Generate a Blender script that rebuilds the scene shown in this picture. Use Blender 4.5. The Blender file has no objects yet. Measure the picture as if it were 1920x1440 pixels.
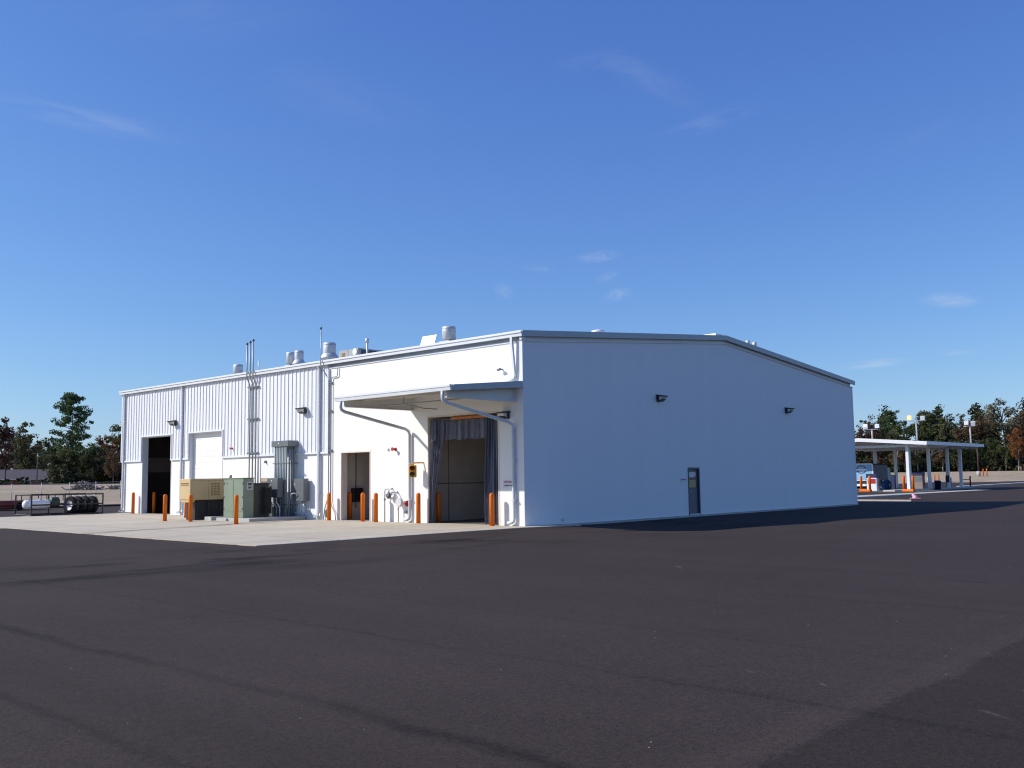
import bpy, math, random
import numpy as np
from mathutils import Vector, Matrix

random.seed(7)
S = bpy.context.scene
COL = S.collection

# ------------------------------------------------------------------ camera
cam_d = bpy.data.cameras.new("camera")
cam = bpy.data.objects.new("camera", cam_d)
COL.objects.link(cam)
CAM = (-25.464, -23.006, 1.73)
YAW, PITCH, ROLL = 0.7459329, 0.0969584, -0.0131896
_f = Vector((math.cos(YAW) * math.cos(PITCH), math.sin(YAW) * math.cos(PITCH), math.sin(PITCH)))
_r = Vector((math.sin(YAW), -math.cos(YAW), 0))
_u = _r.cross(_f)
_r2 = math.cos(ROLL) * _r + math.sin(ROLL) * _u
_u2 = -math.sin(ROLL) * _r + math.cos(ROLL) * _u
M = Matrix((_r2, _u2, -_f)).transposed().to_4x4()
M.translation = Vector(CAM)
cam.matrix_world = M
cam_d.sensor_width = 36.0
cam_d.lens = 36.0 * 1800.06 / 1920.0
cam_d.clip_start = 0.1
cam_d.clip_end = 4000
S.camera = cam

# ------------------------------------------------------------------ sun, sky, exposure
SUN_DIR = Vector((1.0, -1.0, -0.965)).normalized()
SUN_EL = math.asin(-SUN_DIR.z)
sun_d = bpy.data.lights.new("sun", "SUN")
sun_d.energy = 4.9
sun_d.angle = math.radians(0.5)
sun_d.color = (1.0, 0.94, 0.86)
sun = bpy.data.objects.new("sun", sun_d)
COL.objects.link(sun)
sun.rotation_euler = SUN_DIR.to_track_quat('-Z', 'Y').to_euler()

world = bpy.data.worlds.new("World")
S.world = world
world.use_nodes = True
wn, wl = world.node_tree.nodes, world.node_tree.links
wn.clear()
SKY_STRENGTH = 0.105


def wmath(op, a, b=None, c=None, clamp=False):
    n = wn.new("ShaderNodeMath"); n.operation = op; n.use_clamp = clamp
    for i, v in enumerate((a, b, c)):
        if v is None:
            continue
        if isinstance(v, (int, float)):
            n.inputs[i].default_value = v
        else:
            wl.new(v, n.inputs[i])
    return n.outputs[0]


out = wn.new("ShaderNodeOutputWorld")
bg = wn.new("ShaderNodeBackground")
sky = wn.new("ShaderNodeTexSky")
sky.sky_type = 'NISHITA'
sky.sun_disc = False
sky.sun_elevation = SUN_EL
sky.sun_rotation = math.radians(-45.0)      # sun stands towards -X +Y
sky.altitude = 0
sky.air_density = 1.0
sky.dust_density = 0.35
sky.ozone_density = 3.0
tc = wn.new("ShaderNodeTexCoord")
# the camera's rendering of the blue sky: per-channel contrast of the sky model
sepc = wn.new("ShaderNodeSeparateColor"); wl.new(sky.outputs[0], sepc.inputs[0])
gamma = wn.new("ShaderNodeCombineColor")
for _i, (_A, _g) in enumerate(((.78, 1.02), (.94, .95), (1.10, .617))):
    _p = wn.new("ShaderNodeMath"); _p.operation = 'POWER'
    wl.new(sepc.outputs[_i], _p.inputs[0]); _p.inputs[1].default_value = _g
    _m = wn.new("ShaderNodeMath"); _m.operation = 'MULTIPLY'
    wl.new(_p.outputs[0], _m.inputs[0]); _m.inputs[1].default_value = _A * SKY_STRENGTH ** _g / SKY_STRENGTH
    wl.new(_m.outputs[0], gamma.inputs[_i])


def sky_dir(azd, eld):
    a, e = math.radians(azd), math.radians(eld)
    return Vector((math.cos(a) * math.cos(e), math.sin(a) * math.cos(e), math.sin(e)))


def wdot(v):
    n = wn.new("ShaderNodeVectorMath"); n.operation = 'DOT_PRODUCT'
    wl.new(tc.outputs['Generated'], n.inputs[0]); n.inputs[1].default_value = v
    return n.outputs['Value']


# thin cirrus wisps: (azimuth, elevation, half width deg, half height deg, tilt, strength)
WISPS = [(37.4, 13.0, 1.7, 0.45, 5, 0.186), (36.3, 10.7, 1.1, 0.5, 12, 0.211), (43.2, 11.1, 0.8, 0.6, -35, 0.124),
         (36.9, 11.8, 0.9, 0.35, 20, 0.124), (41.0, 12.4, 1.3, .3, -8, 0.099), (17.9, 9.3, 1.9, 0.55, -6, 0.248),
         (22.0, 6.05, 2.4, 0.35, 4, 0.260), (17.6, 6.4, 1.4, .2, 0, 0.124), (67.5, 19.6, 6.2, 0.9, -5, 0.105),
         (30.6, 20.2, 3.8, 0.8, 14, 0.081), (34.0, 22.8, 4.2, 1.2, -30, 0.062), (53.0, 22.0, 7.0, 2.0, -12, 0.031),
         (60.0, 26.0, 8, 2.5, 10, 0.031), (18.6, 18.2, 3.0, .7, 20, 0.031), (37.6, 24.0, 3.0, .8, 5, 0.037)]
cloud = None
for i, (azd, eld, a, b, tilt, st) in enumerate(WISPS):
    D = sky_dir(azd, eld)
    U = Vector((math.sin(math.radians(azd)), -math.cos(math.radians(azd)), 0))
    V = U.cross(D)
    t = math.radians(tilt)
    U2 = U * math.cos(t) + V * math.sin(t)
    V2 = V * math.cos(t) - U * math.sin(t)
    ud, vd = wdot(U2), wdot(V2)
    un = wmath('DIVIDE', wmath('SUBTRACT', ud, 0.0), math.radians(a))
    vn = wmath('DIVIDE', wmath('SUBTRACT', vd, 0.0), math.radians(b))
    cmb = wn.new("ShaderNodeCombineXYZ")
    wl.new(un, cmb.inputs[0]); wl.new(vn, cmb.inputs[1]); cmb.inputs[2].default_value = i * 7.3
    nz = wn.new("ShaderNodeTexNoise")
    nz.inputs['Scale'].default_value = 1.3; nz.inputs['Detail'].default_value = 5
    nz.inputs['Roughness'].default_value = 0.6; nz.inputs['Distortion'].default_value = 0.8
    wl.new(cmb.outputs[0], nz.inputs['Vector'])
    rr = wmath('ADD', wmath('MULTIPLY', un, un), wmath('MULTIPLY', vn, vn))
    m = wmath('SUBTRACT', 1.0, rr, clamp=True)
    m = wmath('MULTIPLY', m, wmath('MULTIPLY', m, 1.25))
    m = wmath('MULTIPLY', m, wmath('SUBTRACT', wmath('MULTIPLY', nz.outputs[0], 3.0), 0.95, clamp=True))
    front = wmath('GREATER_THAN', wdot(D), 0.5)
    m = wmath('MULTIPLY', wmath('MULTIPLY', m, front), st)
    cloud = m if cloud is None else wmath('ADD', cloud, m, clamp=True)
mix = wn.new("ShaderNodeMixRGB")
wl.new(cloud, mix.inputs[0]); wl.new(gamma.outputs[0], mix.inputs[1])
mix.inputs[2].default_value = (6.2, 6.9, 8.0, 1)
wl.new(mix.outputs[0], bg.inputs[0])
bg.inputs[1].default_value = SKY_STRENGTH
wl.new(bg.outputs[0], out.inputs[0])

S.view_settings.view_transform = 'Standard'
S.view_settings.look = 'None'
S.view_settings.exposure = 0.0
S.view_settings.gamma = 1.0
S.view_settings.use_curve_mapping = False
S.render.engine = 'CYCLES'
S.cycles.use_denoising = True
S.cycles.pixel_filter_type = 'BLACKMAN_HARRIS'
S.cycles.filter_width = 1.15
S.cycles.max_bounces = 8
S.cycles.transparent_max_bounces = 16


# ------------------------------------------------------------------ materials
def lin(h):
    return tuple(((c / 255) / 12.92 if c / 255 <= .04045 else ((c / 255 + .055) / 1.055) ** 2.4) for c in h) + (1,)


def mat(name, col, rough=.6, metal=0.0, var=0.12, vscale=3.0, bump=0.0, bscale=40.0, spec=.5, stretch=(1, 1, 1), dirt=None):
    m = bpy.data.materials.new(name)
    m.use_nodes = True
    n, l = m.node_tree.nodes, m.node_tree.links
    p = n['Principled BSDF']
    p.inputs['Roughness'].default_value = rough
    p.inputs['Metallic'].default_value = metal
    p.inputs['Specular IOR Level'].default_value = spec
    c = tuple(col) + (1,) if len(col) == 3 else tuple(col)
    t = n.new('ShaderNodeTexCoord')
    mp = n.new('ShaderNodeMapping'); mp.inputs['Scale'].default_value = stretch
    g = n.new('ShaderNodeNewGeometry')
    l.new(g.outputs['Position'], mp.inputs[0])
    nz = n.new('ShaderNodeTexNoise')
    nz.inputs['Scale'].default_value = vscale; nz.inputs['Detail'].default_value = 6; nz.inputs['Roughness'].default_value = .6
    l.new(mp.outputs[0], nz.inputs['Vector'])
    r = n.new('ShaderNodeValToRGB')
    r.color_ramp.elements[0].position = .3; r.color_ramp.elements[1].position = .7
    lo = tuple(max(0, x * (1 - var)) for x in c[:3]) + (1,)
    hi = tuple(min(1, x * (1 + var * .6)) for x in c[:3]) + (1,)
    if dirt:
        lo = tuple(dirt) + (1,)
    r.color_ramp.elements[0].color = lo; r.color_ramp.elements[1].color = hi
    l.new(nz.outputs[0], r.inputs[0])
    l.new(r.outputs[0], p.inputs['Base Color'])
    if bump:
        nb = n.new('ShaderNodeTexNoise'); nb.inputs['Scale'].default_value = bscale; nb.inputs['Detail'].default_value = 4
        l.new(mp.outputs[0], nb.inputs['Vector'])
        b = n.new('ShaderNodeBump'); b.inputs['Strength'].default_value = bump; b.inputs['Distance'].default_value = .01
        l.new(nb.outputs[0], b.inputs['Height']); l.new(b.outputs[0], p.inputs['Normal'])
    return m


MT = {}
MT['white_wall'] = mat('white_wall', (.82, .81, .79), .75, var=.02, vscale=.5, bump=.10, bscale=6, stretch=(3, 3, .25))
MT['white_metal'] = mat('white_metal', (.77, .78, .81), .4, var=.03, vscale=.7, stretch=(1, 1, .15))
MT['trim'] = mat('white_trim', (.74, .76, .78), .35, var=.06, vscale=1.5)
MT['gutter'] = mat('gutter_paint', (.62, .66, .70), .35, var=.08, vscale=1.5)
MT['rake'] = mat('rake_paint', (.44, .47, .46), .45, var=.06)
MT['spout'] = mat('downspout_paint', (.50, .53, .58), .4, var=.08, vscale=1.5)
MT['roof'] = mat('galvalume_roof', (.55, .57, .6), .3, .5, var=.1)
MT['galv'] = mat('galvanised_steel', (.60, .62, .63), .55, .35, var=.2, vscale=6)
MT['conduitgrey'] = mat('grey_conduit', (.23, .275, .285), .5, var=.08)
MT['galvdull'] = mat('galvanised_conduit', (.36, .385, .40), .5, .35, var=.2, vscale=6)
MT['awnbeam'] = mat('awning_beam', (.72, .71, .68), .5, var=.05)
MT['beige'] = mat('awning_soffit', (.66, .63, .57), .55, var=.08, vscale=1.0)
MT['inner'] = mat('inner_wall', (.74, .65, .57), .8, var=.12, vscale=.9)
MT['bayfloor'] = mat('bay_floor', (.16, .145, .13), .8, var=.2)
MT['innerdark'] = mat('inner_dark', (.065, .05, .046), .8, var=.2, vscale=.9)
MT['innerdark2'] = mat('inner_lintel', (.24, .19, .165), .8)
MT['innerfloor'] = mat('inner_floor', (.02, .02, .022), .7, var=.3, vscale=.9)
MT['orange'] = mat('orange_sleeve', (.74, .165, .008), .55, var=.10, vscale=5, spec=.25)
MT['orange_faded'] = mat('orange_faded', (.42, .10, .03), .6, var=.10, vscale=5)
MT['tan'] = mat('tan_enclosure', (.58, .43, .22), .5, var=.08, vscale=2)
MT['tandark'] = mat('tan_label', (.22, .13, .05), .6)
MT['black'] = mat('black_paint', (.018, .018, .022), .5, var=.25, vscale=4)
MT['green'] = mat('pale_green_enclosure', (.215, .265, .19), .5, var=.10, vscale=2)
MT['greendark'] = mat('green_radiator', (.035, .04, .032), .5, var=.15, vscale=2)
MT['unitgrey'] = mat('unit_grey', (.36, .37, .35), .5)
MT['grey'] = mat('grey_enclosure', (.135, .152, .158), .45, var=.08, vscale=3)
MT['bronze'] = mat('bronze_fixture', (.03, .027, .027), .4, var=.15, vscale=6)
MT['lens'] = mat('prismatic_lens', (.62, .62, .58), .15, var=.05)
MT['red'] = mat('red_paint', (.45, .02, .025), .4, var=.1)
MT['darkred'] = mat('dark_red_paint', (.16, .02, .018), .55, var=.2)
MT['yellow'] = mat('yellow_paint', (.72, .34, .02), .45, var=.08)
MT['doorgrey'] = mat('door_grey_paint', (.10, .11, .145), .45, var=.06)
MT['doorframe'] = mat('door_frame_paint', (.055, .06, .085), .45, var=.06)
MT['paper'] = mat('poster_paper', (.78, .78, .72), .7)
MT['paperyellow'] = mat('poster_yellow', (.55, .42, .16), .7)
MT['sign'] = mat('sign_plate', (.62, .60, .60), .5, var=.04)
MT['plate'] = mat('placard_plate', (.74, .73, .73), .5, var=.04)
MT['pebble'] = mat('pebble', (.30, .26, .21), .9)
MT['ink'] = mat('sign_ink', (.08, .08, .09), .6)
MT['redink'] = mat('sign_red_ink', (.50, .20, .22), .6)
MT['rubber'] = mat('tyre_rubber', (.016, .016, .017), .85, var=.3, vscale=8, bump=.4, bscale=60, spec=.2)
MT['plastic'] = mat('white_plastic', (.78, .79, .80), .4, var=.05)
MT['drum'] = mat('drum_paint', (.03, .055, .035), .4, var=.2)
MT['slab'] = mat('island_concrete', (.50, .47, .42), .85, var=.15, vscale=1.2, bump=.2)
MT['padconc'] = mat('pad_concrete', (.42, .42, .39), .85, var=.15, vscale=2, bump=.2)
MT['canopywhite'] = mat('canopy_white', (.78, .79, .80), .4, var=.04)
MT['canopygrey'] = mat('canopy_underside', (.70, .70, .69), .5, var=.06)
MT['skyblue'] = mat('pale_blue_panel', (.24, .45, .66), .4, var=.05)
MT['navy'] = mat('navy_paint', (.02, .025, .09), .45, var=.1)
MT['blue'] = mat('blue_plastic', (.02, .10, .34), .45, var=.1)
MT['teal'] = mat('teal_cabinet', (.10, .16, .17), .5, var=.1)
MT['pink'] = mat('pink_cone', (.80, .38, .52), .6, var=.15)
MT['wood'] = mat('bark', (.12, .095, .075), .9, var=.35, vscale=3, bump=.4, bscale=20)
MT['palewood'] = mat('pale_bark', (.26, .23, .20), .9, var=.3, vscale=3)
MT['shingle'] = mat('roof_shingles', (.085, .075, .09), .9, var=.25, vscale=2, bump=.3)
MT['brick'] = mat('house_brick', (.16, .12, .11), .85, var=.25, vscale=3)
MT['pane'] = mat('window_glass', (.03, .035, .04), .08, var=.1)
MT['fencepost'] = mat('galvanised_post', (.40, .41, .41), .6, .2, var=.1)
MT['polebrown'] = mat('brown_pole', (.055, .03, .025), .6, var=.2)
MT['polegrey'] = mat('grey_pole', (.45, .45, .45), .5, .2, var=.1)
MT['hood'] = mat('orange_glow_roll', (.62, .22, .07), .35, .4, var=.35, vscale=14)  # orange interior glow, put into the colour of the wash bay roll
MT['debris'] = mat('grey_brush', (.20, .175, .155), .9, var=.4, vscale=4)
MT['berm'] = mat('mulch_berm', (.030, .018, .015), .95, var=.4, vscale=3, bump=.6, bscale=10)
MT['redgreen'] = mat('signal_lens_red', (.10, .01, .01), .2)
MT['greenlens'] = mat('signal_lens_green', (.01, .05, .04), .2)


def emis(name, col, st):
    m = bpy.data.materials.new(name); m.use_nodes = True
    p = m.node_tree.nodes['Principled BSDF']
    p.inputs['Base Color'].default_value = tuple(col) + (1,)
    p.inputs['Emission Color'].default_value = tuple(col) + (1,)
    p.inputs['Emission Strength'].default_value = st
    return m


MT['lamp'] = emis('lit_sodium_lamp', (1.0, .33, .12), 2.6)


def vinyl():
    m = bpy.data.materials.new('clear_vinyl'); m.use_nodes = True
    n, l = m.node_tree.nodes, m.node_tree.links
    p = n['Principled BSDF']
    p.inputs['Base Color'].default_value = (.125, .13, .172, 1)
    p.inputs['Roughness'].default_value = .16
    p.inputs['Alpha'].default_value = .88
    t = n.new('ShaderNodeNewGeometry')
    nz = n.new('ShaderNodeTexNoise'); nz.inputs['Scale'].default_value = 3; nz.inputs['Detail'].default_value = 4
    l.new(t.outputs['Position'], nz.inputs['Vector'])
    b = n.new('ShaderNodeBump'); b.inputs['Strength'].default_value = 1.0; b.inputs['Distance'].default_value = .12
    l.new(nz.outputs[0], b.inputs['Height']); l.new(b.outputs[0], p.inputs['Normal'])
    return m


MT['vinyl'] = vinyl()


def leaf_mat(name, cols, trans=.25):
    m = bpy.data.materials.new(name); m.use_nodes = True
    n, l = m.node_tree.nodes, m.node_tree.links
    p = n['Principled BSDF']; p.inputs['Roughness'].default_value = .7; p.inputs['Specular IOR Level'].default_value = .2
    g = n.new('ShaderNodeNewGeometry')
    r = n.new('ShaderNodeValToRGB'); r.color_ramp.interpolation = 'CONSTANT' if len(cols) > 4 else 'LINEAR'
    while len(r.color_ramp.elements) < len(cols):
        r.color_ramp.elements.new(.5)
    for i, c in enumerate(cols):
        r.color_ramp.elements[i].position = i / max(1, len(cols) - (0 if len(cols) > 4 else 1))
        r.color_ramp.elements[i].color = tuple(c) + (1,)
    nz = n.new('ShaderNodeTexNoise'); nz.inputs['Scale'].default_value = .45; nz.inputs['Detail'].default_value = 2
    l.new(g.outputs['Position'], nz.inputs['Vector'])
    ad = n.new('ShaderNodeMath'); ad.operation = 'MULTIPLY_ADD'; ad.inputs[1].default_value = .55
    l.new(g.outputs['Random Per Island'], ad.inputs[0])
    sc = n.new('ShaderNodeMath'); sc.operation = 'MULTIPLY_ADD'; sc.inputs[1].default_value = 1.5; sc.inputs[2].default_value = -.52
    l.new(nz.outputs[0], sc.inputs[0]); l.new(sc.outputs[0], ad.inputs[2])
    l.new(ad.outputs[0], r.inputs[0])
    l.new(r.outputs[0], p.inputs['Base Color'])
    tr = n.new('ShaderNodeBsdfTranslucent'); l.new(r.outputs[0], tr.inputs[0])
    mx = n.new('ShaderNodeMixShader'); mx.inputs[0].default_value = trans
    l.new(p.outputs[0], mx.inputs[1]); l.new(tr.outputs[0], mx.inputs[2])
    l.new(mx.outputs[0], n['Material Output'].inputs[0])
    return m


LEAF = {
    'pine': leaf_mat('pine_needles', [(0.040, 0.070, 0.033), (0.070, 0.117, 0.044), (0.111, 0.161, 0.060)]),
    'oak': leaf_mat('oak_leaves', [(0.036, 0.056, 0.025), (0.065, 0.091, 0.033), (0.121, 0.121, 0.040)]),
    'olive': leaf_mat('olive_leaves', [(0.070, 0.085, 0.036), (0.111, 0.121, 0.051), (0.172, 0.142, 0.056)]),
    'rust': leaf_mat('rust_leaves', [(0.078, 0.046, 0.023), (0.186, 0.078, 0.028), (0.295, 0.116, 0.034)]),
    'maroon': leaf_mat('maroon_leaves', [(.050, .034, .028), (.085, .046, .034), (.120, .066, .042)]),
    'brown': leaf_mat('brown_leaves', [(0.070, 0.056, 0.036), (0.131, 0.085, 0.048), (0.202, 0.117, 0.056)]),
    'grey': leaf_mat('sparse_leaves', [(0.091, 0.101, 0.070), (0.151, 0.157, 0.101), (0.202, 0.191, 0.121)]),
    'wood': leaf_mat('wood_mass', [(.024, .034, .016), (.040, .048, .020), (.060, .056, .028), (.050, .060, .024)]),
    'shrub': leaf_mat('shrub_leaves', [(0.028, 0.054, 0.022), (0.046, 0.078, 0.028), (0.078, 0.109, 0.039)]),
    'straw': leaf_mat('straw_grass', [(.34, .26, .17), (.42, .33, .22), (.27, .25, .13)]),
}


# ------------------------------------------------------------------ mesh building
class MB:
    def __init__(s):
        s.v, s.f, s.sm, s.g, s.n = [], [], [], [], 0

    def add(s, vs, fs, smooth=False):
        o = len(s.v)
        s.v += [tuple(v) for v in vs]
        s.f += [tuple(i + o for i in f) for f in fs]
        s.sm += [smooth] * len(fs)
        s.n += 1
        s.g += [s.n] * len(fs)
        return s

    def split(s, name, m, parent=None):
        """one object per primitive"""
        out = []
        for gid in sorted(set(s.g)):
            b = MB(); mp = {}
            for f, sm, g in zip(s.f, s.sm, s.g):
                if g != gid: continue
                nf = []
                for i in f:
                    if i not in mp:
                        mp[i] = len(b.v); b.v.append(s.v[i])
                    nf.append(mp[i])
                b.f.append(tuple(nf)); b.sm.append(sm); b.g.append(1)
            out.append(b.build(name, m, parent))
        return out

    def box(s, x0, x1, y0, y1, z0, z1):
        if x0 > x1: x0, x1 = x1, x0
        if y0 > y1: y0, y1 = y1, y0
        if z0 > z1: z0, z1 = z1, z0
        v = [(x, y, z) for z in (z0, z1) for y in (y0, y1) for x in (x0, x1)]
        return s.add(v, [(0, 2, 3, 1), (4, 5, 7, 6), (0, 1, 5, 4), (2, 6, 7, 3), (0, 4, 6, 2), (1, 3, 7, 5)])

    def bbox(s, x0, x1, y0, y1, z0, z1, b=.02):
        """box with chamfered edges"""
        if x0 > x1: x0, x1 = x1, x0
        if y0 > y1: y0, y1 = y1, y0
        if z0 > z1: z0, z1 = z1, z0
        b = min(b, (x1 - x0) * .45, (y1 - y0) * .45, (z1 - z0) * .45)
        c = ((x0 + x1) / 2, (y0 + y1) / 2, (z0 + z1) / 2)
        h = ((x1 - x0) / 2, (y1 - y0) / 2, (z1 - z0) / 2)
        vs, idx = [], {}
        for sx in (-1, 1):
            for sy in (-1, 1):
                for sz in (-1, 1):
                    sg = (sx, sy, sz)
                    for ax in range(3):
                        p = [c[k] + sg[k] * (h[k] if k == ax else h[k] - b) for k in range(3)]
                        idx[(sg, ax)] = len(vs); vs.append(p)
        fs = []
        for ax in range(3):
            o1, o2 = (ax + 1) % 3, (ax + 2) % 3
            for sg in (-1, 1):
                q = []
                for a, bb in ((-1, -1), (1, -1), (1, 1), (-1, 1)):
                    t = [0, 0, 0]; t[ax] = sg; t[o1] = a; t[o2] = bb
                    q.append(idx[(tuple(t), ax)])
                fs.append(q if sg > 0 else q[::-1])
        for ax in range(3):
            o1, o2 = (ax + 1) % 3, (ax + 2) % 3
            for a in (-1, 1):
                for bb in (-1, 1):
                    t0 = [0, 0, 0]; t0[ax] = -1; t0[o1] = a; t0[o2] = bb
                    t1 = list(t0); t1[ax] = 1
                    q = [idx[(tuple(t0), o1)], idx[(tuple(t1), o1)], idx[(tuple(t1), o2)], idx[(tuple(t0), o2)]]
                    fs.append(q if a * bb < 0 else q[::-1])
        for sx in (-1, 1):
            for sy in (-1, 1):
                for sz in (-1, 1):
                    sg = (sx, sy, sz)
                    q = [idx[(sg, 0)], idx[(sg, 1)], idx[(sg, 2)]]
                    fs.append(q if sx * sy * sz > 0 else q[::-1])
        return s.add(vs, fs)

    def tube(s, pts, r, n=10, caps=True, smooth=True):
        pts = [Vector(p) for p in pts]
        rs = r if isinstance(r, (list, tuple)) else [r] * len(pts)
        vs = []
        up = None
        for i, p in enumerate(pts):
            d = (pts[min(i + 1, len(pts) - 1)] - pts[max(i - 1, 0)]).normalized()
            if up is None:
                a = Vector((0, 0, 1)) if abs(d.z) < .9 else Vector((1, 0, 0))
                u = d.cross(a).normalized()
            else:
                u = (up - d * up.dot(d)).normalized()
            up = u
            w = d.cross(u)
            for k in range(n):
                t = 2 * math.pi * k / n
                vs.append(p + (u * math.cos(t) + w * math.sin(t)) * rs[i])
        fs = []
        for i in range(len(pts) - 1):
            for k in range(n):
                a, b = i * n + k, i * n + (k + 1) % n
                fs.append((a, b, b + n, a + n))
        s.add(vs, fs, smooth)
        if caps:
            o = len(s.v) - len(vs)
            s.f.append(tuple(o + k for k in range(n))[::-1]); s.sm.append(False); s.g.append(s.n)
            s.f.append(tuple(o + (len(pts) - 1) * n + k for k in range(n))); s.sm.append(False); s.g.append(s.n)
        return s

    def rbar(s, pts, w, h):
        """rectangular bar along pts; w across (horizontal), h the other way"""
        pts = [Vector(p) for p in pts]
        vs = []
        for i, p in enumerate(pts):
            d = (pts[min(i + 1, len(pts) - 1)] - pts[max(i - 1, 0)]).normalized()
            a = Vector((0, 0, 1)) if abs(d.z) < .95 else Vector((1, 0, 0))
            u = d.cross(a).normalized(); ww = u.cross(d)
            for (i1, i2) in ((-1, -1), (1, -1), (1, 1), (-1, 1)):
                vs.append(p + u * (w / 2 * i1) + ww * (h / 2 * i2))
        fs = []
        for i in range(len(pts) - 1):
            for k in range(4):
                a, b = i * 4 + k, i * 4 + (k + 1) % 4
                fs.append((a, b, b + 4, a + 4))
        e = (len(pts) - 1) * 4
        fs += [(3, 2, 1, 0), (e, e + 1, e + 2, e + 3)]
        return s.add(vs, fs)

    def lathe(s, prof, c=(0, 0, 0), n=20, axis='Z', smooth=True):
        vs = []
        for r, z in prof:
            for k in range(n):
                t = 2 * math.pi * k / n
                a, b = r * math.cos(t), r * math.sin(t)
                if axis == 'Z': p = (c[0] + a, c[1] + b, c[2] + z)
                elif axis == 'X': p = (c[0] + z, c[1] + a, c[2] + b)
                else: p = (c[0] + b, c[1] + z, c[2] + a)
                vs.append(p)
        fs = []
        for i in range(len(prof) - 1):
            for k in range(n):
                a, b = i * n + k, i * n + (k + 1) % n
                fs.append((a, b, b + n, a + n))
        if prof[0] != prof[-1]: fs += [tuple(range(n))[::-1], tuple((len(prof) - 1) * n + k for k in range(n))]
        return s._lathe(vs, fs, smooth)

    def _lathe(s, vs, fs, smooth):
        o = len(s.v)
        s.v += vs
        s.n += 1
        for f in fs:
            s.f.append(tuple(i + o for i in f)); s.sm.append(smooth and len(f) == 4); s.g.append(s.n)
        return s

    def prism(s, poly, axis, a, b):
        """poly of (u,v): axis 'Y' -> (u,*,v); 'X' -> (*,u,v); 'Z' -> (u,v,*)"""
        n = len(poly)
        def P(u, v, w):
            return (u, w, v) if axis == 'Y' else (w, u, v) if axis == 'X' else (u, v, w)
        vs = [P(u, v, a) for u, v in poly] + [P(u, v, b) for u, v in poly]
        fs = [tuple(range(n))[::-1], tuple(range(n, 2 * n))]
        fs += [(i, (i + 1) % n, (i + 1) % n + n, i + n) for i in range(n)]
        return s.add(vs, fs)

    def build(s, name, m, parent=None, loc=(0, 0, 0), fix=True):
        me = bpy.data.meshes.new(name)
        me.from_pydata([tuple(v) for v in s.v], [], s.f)
        me.polygons.foreach_set('use_smooth', s.sm)
        if m is not None:
            me.materials.append(MT[m] if isinstance(m, str) else m)
        me.update()
        if fix:
            import bmesh
            bm = bmesh.new(); bm.from_mesh(me)
            bmesh.ops.recalc_face_normals(bm, faces=bm.faces)
            bm.to_mesh(me); bm.free()
        o = bpy.data.objects.new(name, me)
        COL.objects.link(o)
        o.location = loc
        if parent is not None:
            o.parent = parent
        return o


def tag(o, label, cat, group=None):
    o['label'] = label; o['category'] = cat
    if group: o['group'] = group
    return o


def thing(name, label, cat, loc=(0, 0, 0), rz=0, group=None):
    o = bpy.data.objects.new(name, None)
    COL.objects.link(o)
    o.location = loc; o.rotation_euler = (0, 0, rz)
    o.empty_display_size = .2
    return tag(o, label, cat, group)


def structure(o, kind='structure'):
    o['kind'] = kind
    return o


def dup(root, loc, rz=None, label=None, scale=None):
    r = root.copy(); COL.objects.link(r); r.location = loc
    if rz is not None: r.rotation_euler = (0, 0, rz)
    if scale is not None: r.scale = scale
    if label: r['label'] = label
    for ch in list(root.children):
        c = ch.copy(); COL.objects.link(c); c.parent = r
        for g in list(ch.children):
            d = g.copy(); COL.objects.link(d); d.parent = c
    return r


# ------------------------------------------------------------------ ground
def smooth(a, b, x):
    t = min(1, max(0, (x - a) / (b - a)))
    return t * t * (3 - 2 * t)


def terrain(x, y):
    dx, dy = x - CAM[0], y - CAM[1]
    r = math.hypot(dx, dy); az = math.degrees(math.atan2(dy, dx))
    k = smooth(28, 48, az)                      # 0 on the right, 1 on the left
    left = 1.6 * smooth(92, 150, r) - 1.1 * smooth(170, 240, r)
    right = 1.75 * smooth(165, 240, r)
    return left * k + right * (1 - k)


def lot_ymax(x):
    return 48.0 if x < 84 else 28.1 + (x - 84) * .0725


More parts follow.
